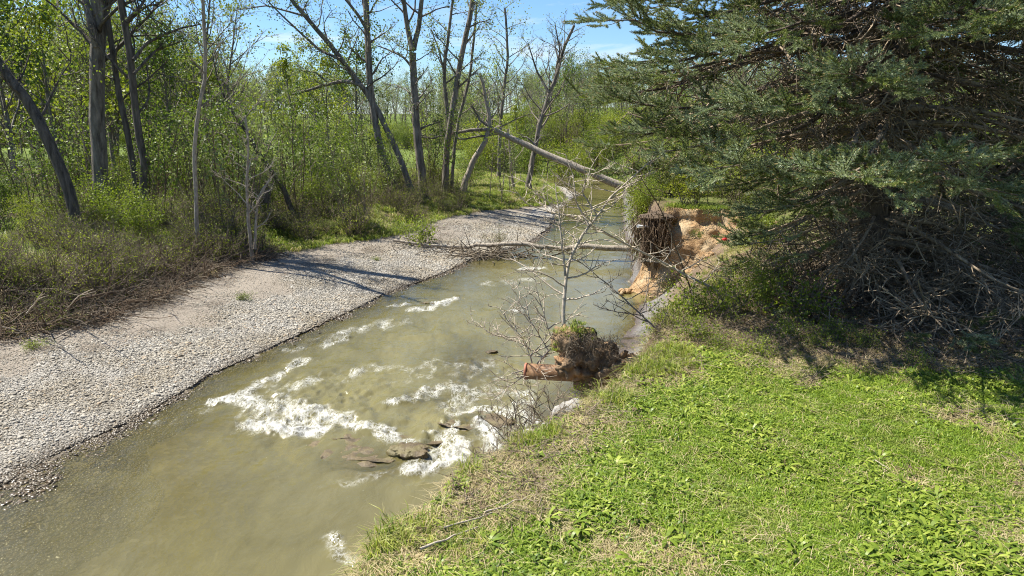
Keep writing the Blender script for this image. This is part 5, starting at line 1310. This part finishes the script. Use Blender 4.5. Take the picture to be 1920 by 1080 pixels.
# the boughs that can be told apart in the photograph (height on the trunk, -, -, path)
EX = [
    (3.6, 0, 0, [PY(1560, 300, 11.2), PY(1450, 315, 10.4), PY(1330, 318, 10.0)]),
    (3.5, 0, 0, [PY(1650, 300, 11.0), PY(1700, 305, 9.6), PY(1815, 305, 8.8)]),
    (3.4, 0, 0, [PY(1620, 310, 10.6), PY(1600, 320, 9.2), PY(1590, 340, 8.5)]),
    (4.6, 0, 0, [PY(1640, 170, 11.2), PY(1610, 145, 9.6), PY(1600, 130, 8.9)]),
    (4.5, 0, 0, [PY(1560, 190, 11.2), PY(1480, 195, 10.2), PY(1385, 195, 9.9)]),
    (5.6, 0, 0, [PY(1720, 60, 11.0), PY(1820, 30, 9.4), PY(1900, 15, 8.7)]),
    (5.2, 0, 0, [PY(1500, 60, 12.4), PY(1300, 70, 12.2), PY(1125, 25, 12.2)]),
    (4.9, 0, 0, [PY(1480, 100, 12.0), PY(1300, 105, 11.7), PY(1150, 120, 11.6)]),
    (4.3, 0, 0, [PY(1480, 200, 12.6), PY(1300, 210, 12.6), PY(1140, 185, 12.4)]),
    (4.0, 0, 0, [PY(1480, 250, 12.4), PY(1330, 250, 12.3), PY(1160, 255, 12.4)]),
    (5.4, 0, 0, [PY(1560, 50, 11.2), PY(1460, 45, 10.6), PY(1370, 85, 10.4)]),
    (3.3, 0, 0, [PY(1750, 330, 11.2), PY(1850, 355, 10.0), PY(1910, 370, 9.6)])]
spruce('blue_spruce', 'big blue spruce filling the right side, bare twiggy skirt and grey-green bough tips', SPR[0], SPR[1], 14.5, radf, 3, 0.5, 0.34, 8, (0.004, 0.0), 1.0, 0.3, EX)
spruce('spruce', 'darker spruce standing behind the big one on the right', 11.8, 17.5, 13, lambda h: np.interp(h, [0, 3, 8, 13], [3.8, 4.4, 3.2, 0.3]), 9, 0.5, 0.5, 7, (0, 0), 0.7, 0.1, (), 1.0)

spruce('spruce', 'spruce added close behind the big one as a dark backdrop', 8.9, 17.4, 13.5, lambda h: np.interp(h, [0, 3, 8, 13], [3.0, 3.6, 2.9, 0.3]), 12, 0.6, 0.5, 8, (0, 0), 0.75, 0.05, (), 0.9)  # added to block the bright green showing through the big spruce

print('loops', sum(len(m_.loops) for m_ in bpy.data.meshes), 'polys', sum(len(m_.polygons) for m_ in bpy.data.meshes))
